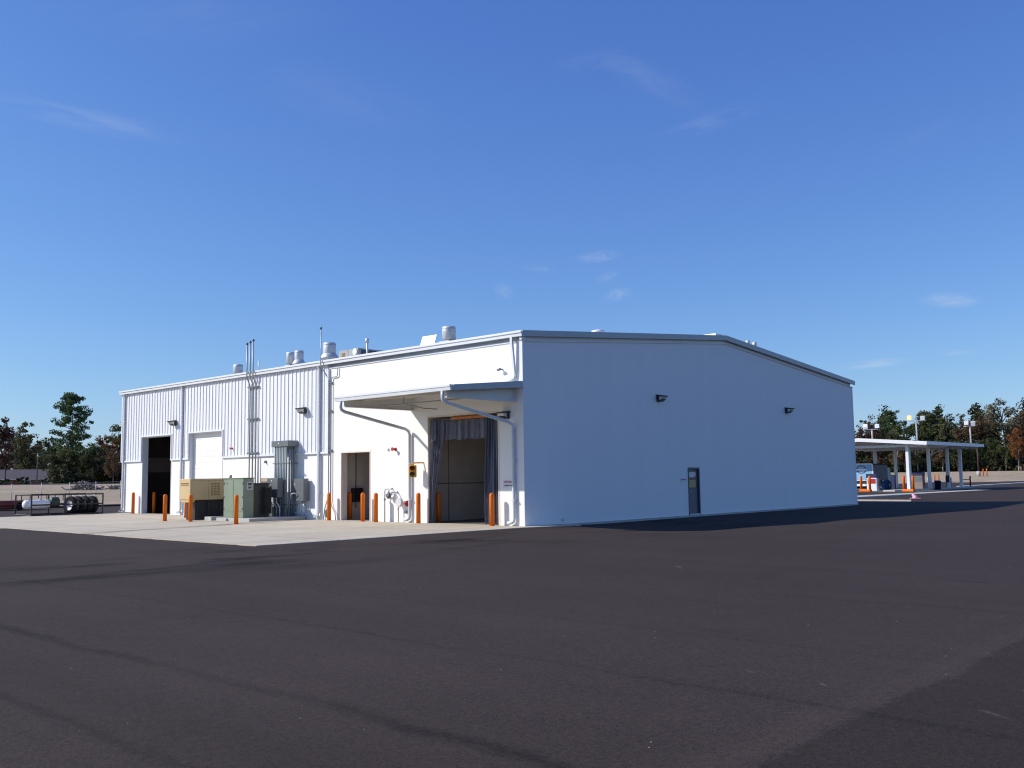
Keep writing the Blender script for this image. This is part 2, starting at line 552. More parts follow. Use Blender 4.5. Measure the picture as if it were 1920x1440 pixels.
def asphalt_mat():
    m = bpy.data.materials.new('asphalt'); m.use_nodes = True
    n, l = m.node_tree.nodes, m.node_tree.links
    p = n['Principled BSDF']; p.inputs['Specular IOR Level'].default_value = .14
    g = n.new('ShaderNodeNewGeometry')
    sep = n.new('ShaderNodeSeparateXYZ'); l.new(g.outputs['Position'], sep.inputs[0])

    def mth(op, a, b=None, c=None, clamp=False):
        k = n.new('ShaderNodeMath'); k.operation = op; k.use_clamp = clamp
        for i, v in enumerate((a, b, c)):
            if v is None: continue
            if isinstance(v, (int, float)): k.inputs[i].default_value = v
            else: l.new(v, k.inputs[i])
        return k.outputs[0]

    def noise(scale, detail=5, rough=.6, stretch=None):
        k = n.new('ShaderNodeTexNoise'); k.inputs['Scale'].default_value = scale
        k.inputs['Detail'].default_value = detail; k.inputs['Roughness'].default_value = rough
        if stretch:
            mp = n.new('ShaderNodeMapping'); mp.inputs['Scale'].default_value = stretch
            l.new(g.outputs['Position'], mp.inputs[0]); l.new(mp.outputs[0], k.inputs['Vector'])
        else:
            l.new(g.outputs['Position'], k.inputs['Vector'])
        return k.outputs[0]
    X, Y = sep.outputs[0], sep.outputs[1]
    wob = mth('MULTIPLY', mth('SUBTRACT', noise(.5, 3), .5), .5)
    wob2 = mth('MULTIPLY', mth('SUBTRACT', noise(14, 4, .75), .5), .34)
    wx = mth('ADD', mth('ADD', X, wob), wob2)
    wy = mth('ADD', mth('ADD', Y, wob), wob2)
    # large patchy tone, roller streaks along Y
    tone = mth('MULTIPLY_ADD', noise(.16, 4), .55, .72)
    tone = mth('MULTIPLY', tone, mth('MULTIPLY_ADD', noise(1.0, 4, .6, (.9, .05, 1)), .34, .83))
    tone = mth('MULTIPLY', tone, mth('MULTIPLY_ADD', noise(1.6, 5), .16, .92))
    # paving joints (dark, rough) parallel to Y
    seam = None
    for x0, w, st in ((-20.85, .13, .55), (-18.45, .07, .40), (-22.35, .09, .45), (-16.2, .1, .14), (-12.4, .12, .16), (-25.6, .2, .2), (-8.6, .1, .10)):
        k = mth('SUBTRACT', 1.0, mth('DIVIDE', mth('ABSOLUTE', mth('SUBTRACT', wx, x0)), w), clamp=True)
        k = mth('MULTIPLY', k, st)
        seam = k if seam is None else mth('ADD', seam, k)
    seam = mth('MULTIPLY', seam, mth('MULTIPLY_ADD', noise(.35, 3), 2.4, -.55, True))
    # broad darker lanes
    lane = mth('MULTIPLY', mth('SUBTRACT', 1.0, mth('DIVIDE', mth('ABSOLUTE', mth('SUBTRACT', wx, -22.0)), 1.2), clamp=True), .10)
    # newer, darker strip of paving south of y = -20, with a pale dusty edge
    edge = mth('MULTIPLY', mth('LESS_THAN', wy, -20.0), mth('GREATER_THAN', X, -30.0))
    dust = mth('MULTIPLY', mth('SUBTRACT', 1.0, mth('DIVIDE', mth('ABSOLUTE', mth('SUBTRACT', wy, -19.82)), .22), clamp=True), .24)
    dust = mth('MULTIPLY', dust, mth('MULTIPLY_ADD', noise(.8, 3), 2.2, -.5, True))
    # damp / oily stains by the apron
    st = mth('MULTIPLY_ADD', noise(.42, 6, .65, (.45, 1.2, 1)), 6.0, -2.95, True)
    near = mth('SUBTRACT', 1.0, mth('DIVIDE', mth('ABSOLUTE', mth('ADD', Y, 3.2)), 4.6), clamp=True)
    near = mth('MULTIPLY', near, mth('LESS_THAN', X, 9.0))
    near = mth('MULTIPLY', mth('MULTIPLY', st, near), 1.1)
    for (sx, sy, ra, rb_, stn) in ((-9.0, -17.8, .25, .55, .55), (-10.5, -15.0, .3, .3, .35), (-15.9, -17.2, .12, .3, .25), (-7.4, -13.0, .5, .35, .22), (-13.0, -9.5, .5, .8, .16), (-5.0, -5.6, 1.6, .7, .35), (-7.5, -3.2, 2.2, .8, .35), (-10.5, -4.6, 1.8, .7, .25), (-.5, -4.2, 1.6, .6, .35)):
        du = mth('DIVIDE', mth('SUBTRACT', wx, sx), ra); dv = mth('DIVIDE', mth('SUBTRACT', wy, sy), rb_)
        k = mth('SUBTRACT', 1.0, mth('ADD', mth('MULTIPLY', du, du), mth('MULTIPLY', dv, dv)), clamp=True)
        near = mth('ADD', near, mth('MULTIPLY', mth('MULTIPLY', k, mth('MULTIPLY_ADD', st, .7, .4)), stn))
    spots = mth('MULTIPLY', mth('MULTIPLY_ADD', noise(.55, 4, .5), 9.0, -6.1, True), .28)
    dark = mth('ADD', mth('ADD', seam, lane), mth('ADD', mth('ADD', near, spots), mth('MULTIPLY', edge, .27)))
    # aggregate speckle
    fine = noise(70, 3, .75)
    fine2 = noise(20, 4, .75)
    ag = mth('ADD', mth('MULTIPLY_ADD', fine, 2.2, -1.1), mth('MULTIPLY_ADD', fine2, 1.3, -.65))
    tone = mth('MULTIPLY', tone, mth('MAXIMUM', mth('ADD', 1.0, ag), .25))
    tone = mth('MULTIPLY', tone, mth('SUBTRACT', 1.0, dark, clamp=True))
    tone = mth('ADD', tone, dust)
    # pale scuffs
    for (ax, ay, bx_, by_, w) in ((-17.80, -20.55, -18.0, -20.85, .03), (-17.70, -19.28, -17.80, -19.40, .03), (-17.60, -18.52, -17.68, -18.68, .025), (-9.3, -12.4, -9.9, -12.9, .06)):
        cx_, cy_ = (ax + bx_) / 2, (ay + by_) / 2
        ll = math.hypot(bx_ - ax, by_ - ay); ux, uy = (bx_ - ax) / ll, (by_ - ay) / ll
        du = mth('ADD', mth('MULTIPLY', mth('SUBTRACT', X, cx_), ux / (ll / 2)), mth('MULTIPLY', mth('SUBTRACT', Y, cy_), uy / (ll / 2)))
        dv = mth('ADD', mth('MULTIPLY', mth('SUBTRACT', X, cx_), -uy / w), mth('MULTIPLY', mth('SUBTRACT', Y, cy_), ux / w))
        k = mth('SUBTRACT', 1.0, mth('ADD', mth('MULTIPLY', du, du), mth('MULTIPLY', dv, dv)), clamp=True)
        tone = mth('ADD', tone, mth('MULTIPLY', mth('MULTIPLY', k, mth('MULTIPLY_ADD', fine2, 3.0, -.8, True)), 1.3))
    # scattered pale stones
    vo = n.new('ShaderNodeTexVoronoi'); vo.inputs['Scale'].default_value = 3.2
    l.new(g.outputs['Position'], vo.inputs['Vector'])
    vc = n.new('ShaderNodeSeparateColor'); l.new(vo.outputs['Color'], vc.inputs[0])
    stone = mth('MULTIPLY', mth('LESS_THAN', vo.outputs['Distance'], mth('MULTIPLY', vc.outputs[1], .030)), mth('GREATER_THAN', vc.outputs[0], .70))
    col = n.new('ShaderNodeMixRGB'); col.blend_type = 'MULTIPLY'; col.inputs[0].default_value = 1
    col.inputs[1].default_value = (.0500, .0375, .0325, 1)
    cc = n.new('ShaderNodeCombineXYZ')
    for i in range(3): l.new(tone, cc.inputs[i])
    l.new(cc.outputs[0], col.inputs[2])
    mx = n.new('ShaderNodeMixRGB'); l.new(stone, mx.inputs[0]); l.new(col.outputs[0], mx.inputs[1])
    mx.inputs[2].default_value = (.17, .155, .13, 1)
    l.new(mx.outputs[0], p.inputs['Base Color'])
    p.inputs['Roughness'].default_value = .88
    b = n.new('ShaderNodeBump'); b.inputs['Strength'].default_value = .55; b.inputs['Distance'].default_value = .012
    l.new(mth('ADD', fine, fine2), b.inputs['Height']); l.new(b.outputs[0], p.inputs['Normal'])
    return m


def asphalt_z(x, y):
    # gentle drainage swale in front of the gable wall, level elsewhere
    z = -.02
    if y < 0.3 or x > 28.3:
        z -= .07 * smooth(1.5, 4.0, x) * (1 if y > -2 else smooth(-9, -2, y))
    z -= .13 * math.exp(-((x - 4.5) / 4.2) ** 2 - ((y + 4.6) / 2.8) ** 2)
    z -= .03 * math.exp(-((x - 13.5) / 3.0) ** 2 - ((y + 7.4) / 2.0) ** 2)
    z += .03 * math.exp(-((x - 9.5) / 2.0) ** 2 - ((y + 7.0) / 2.0) ** 2)
    z += .012 * math.sin(x * .31 + 1.0) * math.sin(y * .27)
    return z


def build_asphalt():
    xs = list(range(-200, -40, 20)) + [v * .8 for v in range(-50, 63)] + list(range(52, 84, 8)) + list(range(84, 320, 16))
    ys = list(range(-160, -40, 20)) + [v * .8 for v in range(-50, 12)] + list(range(10, 28, 6)) + [28.1]
    vs, fs = [], []
    for y in ys:
        for x in xs:
            yy = y if y != 28.1 else min(lot_ymax(x), 28.1 + max(0, (x - 84) * .0725))
            vs.append((x, yy, asphalt_z(x, yy) if -40 < x < 50 and -40 < y < 10 else -.02))
    nx = len(xs)
    for j in range(len(ys) - 1):
        for i in range(nx - 1):
            if xs[i] >= 0 and xs[i + 1] <= 28 and ys[j] >= 0.8: continue      # under the building
            fs.append((j * nx + i, j * nx + i + 1, (j + 1) * nx + i + 1, (j + 1) * nx + i))
    # strip out to y = 48 on the left of the fuel canopy
    o = len(vs)
    vs += [(-200, 28.1, -.02), (84, 28.1, -.02), (84, 48, -.02), (-200, 48, -.02)]
    fs.append((o, o + 1, o + 2, o + 3))
    me = bpy.data.meshes.new('asphalt_lot'); me.from_pydata(vs, [], fs); me.materials.append(asphalt_mat())
    me.polygons.foreach_set('use_smooth', [True] * len(fs)); me.update()
    ob = bpy.data.objects.new('asphalt_lot', me); COL.objects.link(ob)
    structure(ob)


build_asphalt()


def field_mat():
    m = bpy.data.materials.new('dry_field'); m.use_nodes = True
    n, l = m.node_tree.nodes, m.node_tree.links
    p = n['Principled BSDF']; p.inputs['Roughness'].default_value = .95; p.inputs['Specular IOR Level'].default_value = .1
    g = n.new('ShaderNodeNewGeometry')
    def noise(s, st=(1, 1, 1), d=5):
        mp = n.new('ShaderNodeMapping'); mp.inputs['Scale'].default_value = st; l.new(g.outputs['Position'], mp.inputs[0])
        k = n.new('ShaderNodeTexNoise'); k.inputs['Scale'].default_value = s; k.inputs['Detail'].default_value = d; k.inputs['Roughness'].default_value = .65
        l.new(mp.outputs[0], k.inputs['Vector']); return k.outputs[0]
    r = n.new('ShaderNodeValToRGB'); e = r.color_ramp.elements
    e[0].position = .32; e[0].color = (.30, .222, .172, 1)
    e[1].position = .72; e[1].color = (.52, .405, .315, 1)
    for pos, c in ((.44, (.42, .32, .25, 1)), (.54, (.34, .29, .18, 1)), (.62, (.46, .36, .28, 1))):
        k = e.new(pos); k.color = c
    mxn = n.new('ShaderNodeMath'); mxn.operation = 'MULTIPLY_ADD'; mxn.inputs[1].default_value = .35
    l.new(noise(1.5), mxn.inputs[0])
    mm = n.new('ShaderNodeMath'); mm.operation = 'MULTIPLY'; mm.inputs[1].default_value = .68
    l.new(noise(.06, (1, 1, 1)), mm.inputs[0]); l.new(mm.outputs[0], mxn.inputs[2])
    l.new(mxn.outputs[0], r.inputs[0]); l.new(r.outputs[0], p.inputs['Base Color'])
    b = n.new('ShaderNodeBump'); b.inputs['Strength'].default_value = .8; b.inputs['Distance'].default_value = .15
    l.new(noise(2.0), b.inputs['Height']); l.new(b.outputs[0], p.inputs['Normal'])
    return m


def build_field():
    xs = [-1500, -800, -400] + list(range(-200, 420, 6)) + [600, 900, 1500]
    ys = [-1500, -800, -400] + list(range(-200, 420, 6)) + [600, 900, 1500]
    vs, fs = [], []
    for y in ys:
        for x in xs:
            z = terrain(x, y) - .05
            if -190 < x < 300 and -150 < y < 24: z = -.6
            elif -190 < x < 80 and y < 44 and y >= 24: z = -.6
            vs.append((x, y, z))
    nx = len(xs)
    for j in range(len(ys) - 1):
        for i in range(nx - 1):
            fs.append((j * nx + i, j * nx + i + 1, (j + 1) * nx + i + 1, (j + 1) * nx + i))
    me = bpy.data.meshes.new('field'); me.from_pydata(vs, [], fs); me.materials.append(field_mat())
    me.polygons.foreach_set('use_smooth', [True] * len(fs)); me.update()
    ob = bpy.data.objects.new('field', me); COL.objects.link(ob); structure(ob)


build_field()


def concrete_mat():
    m = bpy.data.materials.new('apron_concrete'); m.use_nodes = True
    n, l = m.node_tree.nodes, m.node_tree.links
    p = n['Principled BSDF']; p.inputs['Roughness'].default_value = .85; p.inputs['Specular IOR Level'].default_value = .3
    g = n.new('ShaderNodeNewGeometry')
    sep = n.new('ShaderNodeSeparateXYZ'); l.new(g.outputs['Position'], sep.inputs[0])

    def mth(op, a, b=None, c=None, clamp=False):
        k = n.new('ShaderNodeMath'); k.operation = op; k.use_clamp = clamp
        for i, v in enumerate((a, b, c)):
            if v is None: continue
            if isinstance(v, (int, float)): k.inputs[i].default_value = v
            else: l.new(v, k.inputs[i])
        return k.outputs[0]

    def noise(s, st=(1, 1, 1), d=5):
        mp = n.new('ShaderNodeMapping'); mp.inputs['Scale'].default_value = st; l.new(g.outputs['Position'], mp.inputs[0])
        k = n.new('ShaderNodeTexNoise'); k.inputs['Scale'].default_value = s; k.inputs['Detail'].default_value = d; k.inputs['Roughness'].default_value = .62
        l.new(mp.outputs[0], k.inputs['Vector']); return k.outputs[0]
    tone = mth('MULTIPLY', mth('MULTIPLY_ADD', noise(.35), .5, .75), mth('MULTIPLY_ADD', noise(3.0), .3, .85))
    tone = mth('MULTIPLY', tone, mth('MULTIPLY_ADD', noise(1.0, (.12, 1.2, 1)), .35, .82))
    tone = mth('MULTIPLY', tone, mth('MULTIPLY_ADD', noise(40, d=2), .25, .875))
    # sawn joints
    for ax, per, off in ((0, 5.0, 0.9), (1, 5.2, 0.6)):
        c = sep.outputs[ax]
        f = mth('ABSOLUTE', mth('SUBTRACT', mth('FRACT', mth('DIVIDE', mth('ADD', c, 100 + off), per)), .5))
        tone = mth('MULTIPLY', tone, mth('SUBTRACT', 1.0, mth('MULTIPLY', mth('LESS_THAN', f, .006), .45)))
    # muddy run-off streak across the slab
    ln = mth('ADD', mth('SUBTRACT', sep.outputs[1], 12.9), mth('MULTIPLY', sep.outputs[0], -.236))
    ln = mth('ADD', ln, mth('MULTIPLY', mth('SUBTRACT', noise(.4), .5), 1.3))
    k = mth('SUBTRACT', 1.0, mth('DIVIDE', mth('ABSOLUTE', ln), .6), clamp=True)
    k = mth('MULTIPLY', k, mth('MULTIPLY_ADD', noise(.5), 2.4, -.45, True))
    tone = mth('MULTIPLY', tone, mth('SUBTRACT', 1.0, mth('MULTIPLY', k, .8)))
    sp = mth('MULTIPLY', mth('MULTIPLY_ADD', noise(.8, (.7, 1.4, 1)), 9, -6.0, True), .4)
    tone = mth('MULTIPLY', tone, mth('SUBTRACT', 1.0, sp))
    cc = n.new('ShaderNodeCombineXYZ')
    for i in range(3): l.new(tone, cc.inputs[i])
    col = n.new('ShaderNodeMixRGB'); col.blend_type = 'MULTIPLY'; col.inputs[0].default_value = 1
    col.inputs[1].default_value = (.505, .445, .345, 1); l.new(cc.outputs[0], col.inputs[2])
    l.new(col.outputs[0], p.inputs['Base Color'])
    b = n.new('ShaderNodeBump'); b.inputs['Strength'].default_value = .2; b.inputs['Distance'].default_value = .01
    l.new(noise(30), b.inputs['Height']); l.new(b.outputs[0], p.inputs['Normal'])
    return m


def ragged(pts, step=.35, amp=.03, skip=()):
    rr = random.Random(12); out_ = []
    for k, (a, b) in enumerate(zip(pts, pts[1:] + pts[:1])):
        out_.append(a)
        if k in skip: continue
        n_ = int(math.hypot(b[0] - a[0], b[1] - a[1]) / step)
        for q_ in range(1, n_):
            t_ = q_ / n_
            out_.append((a[0] + (b[0] - a[0]) * t_ + rr.uniform(-amp, amp), a[1] + (b[1] - a[1]) * t_ + rr.uniform(-amp, amp)))
    return out_


apron_pts = ragged([(-11.05, -.28), (-8, -.38), (-4, -.35), (-.6, -.5), (1.85, -1.05), (1.9, -.03), (0.12, -.03), (.12, 31.4), (-3.5, 31.4), (-13.0, 31.7), (-14.2, 27),
                    (-12.4, 21.5), (-10.9, 17.6)], skip=(4, 5, 6))
apron = MB().prism(apron_pts, 'Z', -.25, 0.0).build('concrete_apron', concrete_mat())
structure(apron)

# concrete beside the far wall and in front of the fuel islands, kerbs beyond
structure(MB().box(35.85, 36.0, -.2, 26, -.2, .006).build('concrete_gutter', 'slab'))
structure(MB().prism([(40.5, 5.9), (70.5, 5.3), (70.5, 6.6), (40.5, 8.0)], 'Z', -.2, .012).build('concrete_strip', 'slab'))
structure(MB().prism([(88, 13.2), (91.5, 13.3), (300, 27.3), (300, 28.2), (91.5, 14.2), (88, 14.1)], 'Z', -.2, .11).build('kerb', 'slab'))
structure(MB().prism([(84, 28.1), (300, 43.75), (300, 45.0), (84, 29.35)], 'Z', -.2, .13).build('kerb', 'slab'))
structure(MB().prism([(-60, 47.7), (84, 47.7), (84, 49.6), (-60, 49.6)], 'Z', -.2, .10).build('soil_berm', 'berm'))

# ------------------------------------------------------------------ the warehouse
W, L, HE = 28.23, 31.2, 6.97
SL = (8.19 - 6.97) / (W / 2)


def roof_z(x):
    return HE + SL * min(x, W - x)


wh = thing('warehouse', 'large white metal warehouse with low gable roof, ribbed upper cladding and open truck doorways', 'building')
T = .30
Y1, Y2 = 11.5, L
doors = [(25.42, 28.75, 4.24), (20.25, 23.55, 4.24), (8.6, 10.65, 2.93), (1.2, 5.1, 4.17)]
ZW = 2.92


def wall_with_openings(mb, ya, yb, z0, z1, x0, x1):
    cuts = [(a, b, h) for a, b, h in doors if a < yb and b > ya]
    cuts.sort()
    y = ya
    for a, b, h in cuts:
        if a > y: mb.box(x0, x1, y, a, z0, z1)
        if h < z1: mb.box(x0, x1, a, b, max(h, z0), z1)
        y = b
    if y < yb: mb.box(x0, x1, y, yb, z0, z1)


fw = MB()
wall_with_openings(fw, Y1, L, -.2, ZW, 0, T)
wall_with_openings(fw, 0.0, Y1, -.2, 6.63, 0, T)
fw.split('wall', 'white_wall', wh)
MB().box(.10, T, 0, Y1, 6.63, 6.9).build('frieze', 'gutter', wh)
MB().box(-.035, .12, 0.0, Y1, 6.60, 6.655).build('ledge_trim', 'trim', wh)
# inner lining behind the cladding
ln = MB(); wall_with_openings(ln, Y1, L, ZW, 6.85, .0, T); ln.build('wall', 'white_metal', wh)

# ribbed cladding
prof = []
y = Y1 + .06
RP = .305
k = 0
while y < L - .02:
    prof += [(y, 0), (y + .235, 0), (y + .250, .032), (y + .290, .032)]
    y += RP
prof = [p for p in prof if p[0] < L] + [(L, 0)]
edges = sorted(set([d for a, b, h in doors for d in (a, b) if d > Y1]))


def prof_h(yy):
    for (a, ha), (b, hb) in zip(prof[:-1], prof[1:]):
        if a <= yy <= b: return ha + (hb - ha) * (yy - a) / (b - a + 1e-9)
    return 0


pts = sorted(set([round(p[0], 4) for p in prof] + edges))
cl = MB()
for a, b in zip(pts[:-1], pts[1:]):
    mid = (a + b) / 2
    z0 = ZW + .04
    for da, db, h in doors:
        if da < mid < db: z0 = h + .04
    xa, xb = -.03 - prof_h(a + 1e-6), -.03 - prof_h(b - 1e-6)
    cl.add([(xa, a, z0), (xb, b, z0), (xb, b, 6.84), (xa, a, 6.84)], [(0, 1, 2, 3)])
cl.build('wall_cladding', 'white_metal', wh, fix=False)

tr = MB()      # drip trims and opening trims
segs = [(Y1 - .05, 20.25), (23.55, 25.42), (28.75, L)]
for a, b in segs: tr.box(-.09, -.002, a, b, ZW - .045, ZW + .04)
for a, b, h in doors[:2]:
    tr.box(-.085, -.002, a - .06, b + .06, h, h + .07)
    for yy in (a, b):
        s_ = -1 if yy == a else 1
        tr.box(-.085, -.003, min(yy, yy + s_ * .06), max(yy, yy + s_ * .06), ZW + .04, h)
tr.box(-.10, -.001, Y1 - .07, Y1 + .06, ZW - .05, 6.6)
tr.box(-.09, -.001, L - .08, L + .02, ZW, 6.84)
tr.split('trim', 'trim', wh)

# gable walls
def gable(yf, yb, door=None):
    g = MB()
    zt = lambda x: roof_z(x) - .34
    if door:
        a, b, h = door
        g.prism([(.004, -.2), (a, -.2), (a, zt(a)), (.004, zt(0))], 'Y', yf, yb)
        g.prism([(a, h), (b, h), (b, zt(b)), (a, zt(a))], 'Y', yf, yb)
        g.prism([(b, -.2), (W, -.2), (W, zt(W)), (W / 2, zt(W / 2)), (b, zt(b))], 'Y', yf, yb)
    else:
        g.prism([(.004, -.2), (W, -.2), (W, zt(W)), (W / 2, zt(W / 2)), (.004, zt(0))], 'Y', yf, yb)
    return g


DX0, DX1, DZ = 10.66, 11.60, 2.06
gable(-.012, .25, (DX0, DX1, DZ)).build('gable_wall', 'white_wall', wh)
gable(L - .25, L + .012).build('gable_wall', 'white_wall', wh)
MB().prism([(.1, roof_z(.1) - .345), (W / 2, 8.19 - .345), (W - .1, roof_z(.1) - .345), (W - .1, roof_z(.1) - .05), (W / 2, 8.19 - .05), (.1, roof_z(.1) - .05)], 'Y', .03, .2).build('frieze', 'white_wall', wh)
led = MB()
led.prism([(-.03, roof_z(0) - .37), (W / 2, 8.19 - .37), (W + .03, roof_z(0) - .37), (W + .03, roof_z(0) - .335), (W / 2, 8.19 - .335), (-.03, roof_z(0) - .335)], 'Y', -.06, .1)
led.build('ledge_trim', 'white_wall', wh)
MB().box(W - .25, W, .26, L - .26, -.2, 6.9).build('wall', 'white_wall', wh)
MB().box(-.03, .10, -.03, .12, 4.95, 6.6).build('corner_trim', 'trim', wh)
MB().box(-.115, .098, -.078, .029, 6.66, 6.775).build('corner_cap', 'trim', wh)
MB().box(W - .1, W + .03, -.03, .12, -.1, 6.6).build('corner_trim', 'white_wall', wh)
MB().box(1.9, W + .06, -.075, -.012, -.3, -.012).build('foundation', 'padconc', wh)

# roof sheets with standing seams
rf = MB()
rf.prism([(-.12, roof_z(0) - .08), (W / 2, 8.19 - .07), (W + .12, roof_z(0) - .08), (W + .12, roof_z(0) - .01), (W / 2, 8.19), (-.12, roof_z(0) - .01)], 'Y', -.08, L + .08)
yy = .3
while yy < L:
    rf.prism([(-.10, roof_z(0) - .01), (W / 2, 8.19), (W / 2, 8.23), (-.10, roof_z(0) + .03)], 'Y', yy, yy + .05)
    yy += .61
rf.build('roof', 'roof', wh)
MB().prism([(W / 2 - .32, 8.17), (W / 2 - .28, 8.34), (W / 2 + .28, 8.34), (W / 2 + .32, 8.17)], 'Y', .25, L - .3).build('ridge_vent', 'canopywhite', wh)
for y0, y1 in ((-.16, -.08), (L + .08, L + .16)):
    t = MB().prism([(-.14, roof_z(0) - .20), (W / 2, 8.19 - .2), (W + .14, roof_z(0) - .2), (W + .14, roof_z(0) + .02), (W / 2, 8.19 + .03), (-.14, roof_z(0) + .02)], 'Y', y0, y1)
    if y0 < 0:
        for xx in (4.6, 8.9, 19.5, 23.9):
            t.box(xx, xx + .05, y0 - .006, y0 + .01, roof_z(xx) - .19, roof_z(xx) + .015)
    t.build('rake_trim', 'rake', wh)
# eave gutter: stepped box profile
gt = MB().prism([(-.12, 6.78), (-.19, 6.78), (-.20, 6.90), (-.235, 6.905), (-.235, 6.985), (-.215, 6.985), (-.215, 6.95), (-.12, 6.95)], 'Y', -.15, L + .16)
gt.build('gutter', 'trim', wh)
MB().box(-.125, .12, Y1 + .02, L, 6.84, 6.88).build('soffit', 'gutter', wh)

# downspouts
def spout(y, ztop=6.80, zb=.12, kick=.28, x=-.10, mtl='spout', parent=wh):
    return MB().rbar([(-.16, y, ztop), (x, y, ztop - .18), (x, y, zb + .18), (x, y + .03, zb + .05), (x - .02, y + kick, zb)], .115, .10).build('downspout', mtl, parent)


for yy in (30.85, 24.22, 12.1):
    d = spout(yy)
    st = MB()
    for zz in (1.2, 3.2, 5.2): st.box(-.155, -.045, yy - .08, yy + .08, zz, zz + .03)
    st.split('strap', 'gutter', d)
MB().rbar([(-.17, .36, 6.80), (-.17, .36, 6.6), (-.075, .33, 5.45), (-.075, .36, 5.32), (-.10, .58, 5.24)], .10, .09).build('downspout', 'trim', wh)

# interior
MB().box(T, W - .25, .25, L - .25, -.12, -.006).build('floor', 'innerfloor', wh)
MB().box(T + .01, 9.4, .26, 5.94, -.004, -.001).build('floor', 'bayfloor', wh)
MB().box(T + .01, 9.4, 6.11, 11.04, -.004, -.001).build('floor', 'bayfloor', wh)
thr = MB()
for a, b, h in doors: thr.box(.121, T - .002, a, b, -.2, -.002)
thr.split('threshold', 'padconc', wh)
iw = MB()
iw.box(T, 9.5, 5.95, 6.1, -.1, 6.3)
iw.box(T, 10.0, 11.05, 11.2, -.1, 6.3)
iw.box(9.5, 9.65, 6.1, 11.05, -.1, 6.3)
iw.split('partition', 'inner', wh)
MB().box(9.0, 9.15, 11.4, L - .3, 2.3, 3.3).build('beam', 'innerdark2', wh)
MB().box(T + .02, 13.9, L - .31, L - .26, -.1, 6.5).build('partition', 'innerdark', wh)  # dark lining added over the pale gable wall so the doorway looks dark
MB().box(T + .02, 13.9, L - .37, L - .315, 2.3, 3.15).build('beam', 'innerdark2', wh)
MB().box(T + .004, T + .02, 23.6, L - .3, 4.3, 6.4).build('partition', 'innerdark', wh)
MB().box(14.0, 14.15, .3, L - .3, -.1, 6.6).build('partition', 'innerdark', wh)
ip = MB()
ip.tube([(.5, 5.9, 1.52), (9.4, 5.9, 1.52)], .018, 6)
ip.tube([(1.9, 5.9, .0), (1.9, 5.9, 5.0)], .016, 6)
ip.tube([(5.4, 5.86, .4), (5.4, 5.86, 5.0)], .05, 6)
ip.tube([(1.1, 11.0, .5), (1.1, 11.0, 5.0)], .022, 6)
ip.split('pipe', 'innerdark2', wh)
MB().bbox(.85, 1.4, 10.85, 11.05, .75, 1.35).build('control_box', 'black', wh)
MB().bbox(5.0, 5.9, 5.72, 5.94, 2.4, 3.7).build('control_box', 'black', wh)

# door frames of the plain openings (thin recessed steel)
for a, b, h in doors[2:]:
    df = MB()
    df.box(-.012, T + .01, a - .0, a + .06, 0, h)
    df.box(-.012, T + .01, b - .06, b, 0, h)
    df.box(-.012, T + .01, a + .06, b - .06, h - .06, h)
    df.build('door_frame', 'inner', wh)
for a, b, h in doors[:2]:
    dj = MB()
    dj.box(-.012, T + .02, b - .05, b, 0, h); dj.box(-.012, T + .02, a, a + .05, 0, h); dj.box(-.012, T + .02, a + .05, b - .05, h - .05, h)
    dj.build('door_frame', 'gutter', wh)
# closed sectional roller door
a, b, h = doors[1]
rd = MB()
for i in range(14):
    z0 = i * .30
    rd.bbox(.20, .25, a + .05, b - .05, z0, min(z0 + .297, h - .05), .008)
rd.build('roller_door', 'white_wall', wh)

# personnel door in the gable
dr = MB().bbox(DX0 + .07, DX1 - .07, .05, .10, .05, DZ - .07, .005).build('door', 'doorgrey', wh)
MB().box(DX0, DX0 + .07, -.03, .16, .0, DZ).box(DX1 - .07, DX1, -.03, .16, .0, DZ).box(DX0 + .07, DX1 - .07, -.03, .16, DZ - .07, DZ).build('door_frame', 'doorframe', wh)
MB().box(DX0 + .14, DX1 - .2, .040, .049, 1.16, DZ - .2).build('window_pane', 'pane', dr)
MB().box(DX0 + .15, DX1 - .36, .030, .037, 1.63, 1.86).box(DX1 - .34, DX1 - .26, .030, .037, 1.68, 1.85).split('poster', 'paper', dr)
MB().box(DX0 + .17, DX1 - .25, .031, .038, 1.18, 1.52).build('poster', 'paperyellow', dr)
MB().tube([(DX0 + .14, .05, 1.0), (DX0 + .14, -.01, 1.0), (DX0 + .27, -.01, 1.0)], .015, 8).build('handle', 'galv', dr)
MB().box(DX0 + .07, DX1 - .07, -.04, .05, -.005, .045).build('threshold', 'galv', wh)
MB().bbox(2.0, 2.15, -.05, -.012, .10, .22).build('outlet_cover', 'inner', wh)

# awning over the wash bay
aw = MB()
AY0, AY1, AX = .04, 6.36, -3.44
zf, zw = 4.81, 5.15
awn = MB().prism([(AX, zf - .06), (0.0, zw - .06), (0.0, zw), (AX, zf)], 'Y', AY0 + .02, AY1 - .02)
yy = AY0 + .3
while yy < AY1 - .1:
    awn.prism([(AX, zf), (-.005, zw), (-.005, zw + .04), (AX, zf + .04)], 'Y', yy, yy + .05); yy += .61
awn = awn.build('awning', 'roof', wh)
MB().prism([(AX, zf - .16), (AX - .1, zf - .16), (AX - .12, zf - .05), (AX - .14, zf - .04), (AX - .14, zf + .03), (AX, zf + .03)], 'Y', AY0, AY1).build('gutter', 'trim', awn)
MB().prism([(AX, zf - .16), (-.002, zw - .21), (-.002, zw + .03), (AX, zf + .03)], 'Y', AY0 - .05, AY0 + .0).build('fascia', 'rake', awn)
MB().prism([(AX, zf - .16), (-.002, zw - .21), (-.002, zw + .03), (AX, zf + .03)], 'Y', AY1, AY1 + .05).build('fascia', 'rake', awn)
bm_ = MB()
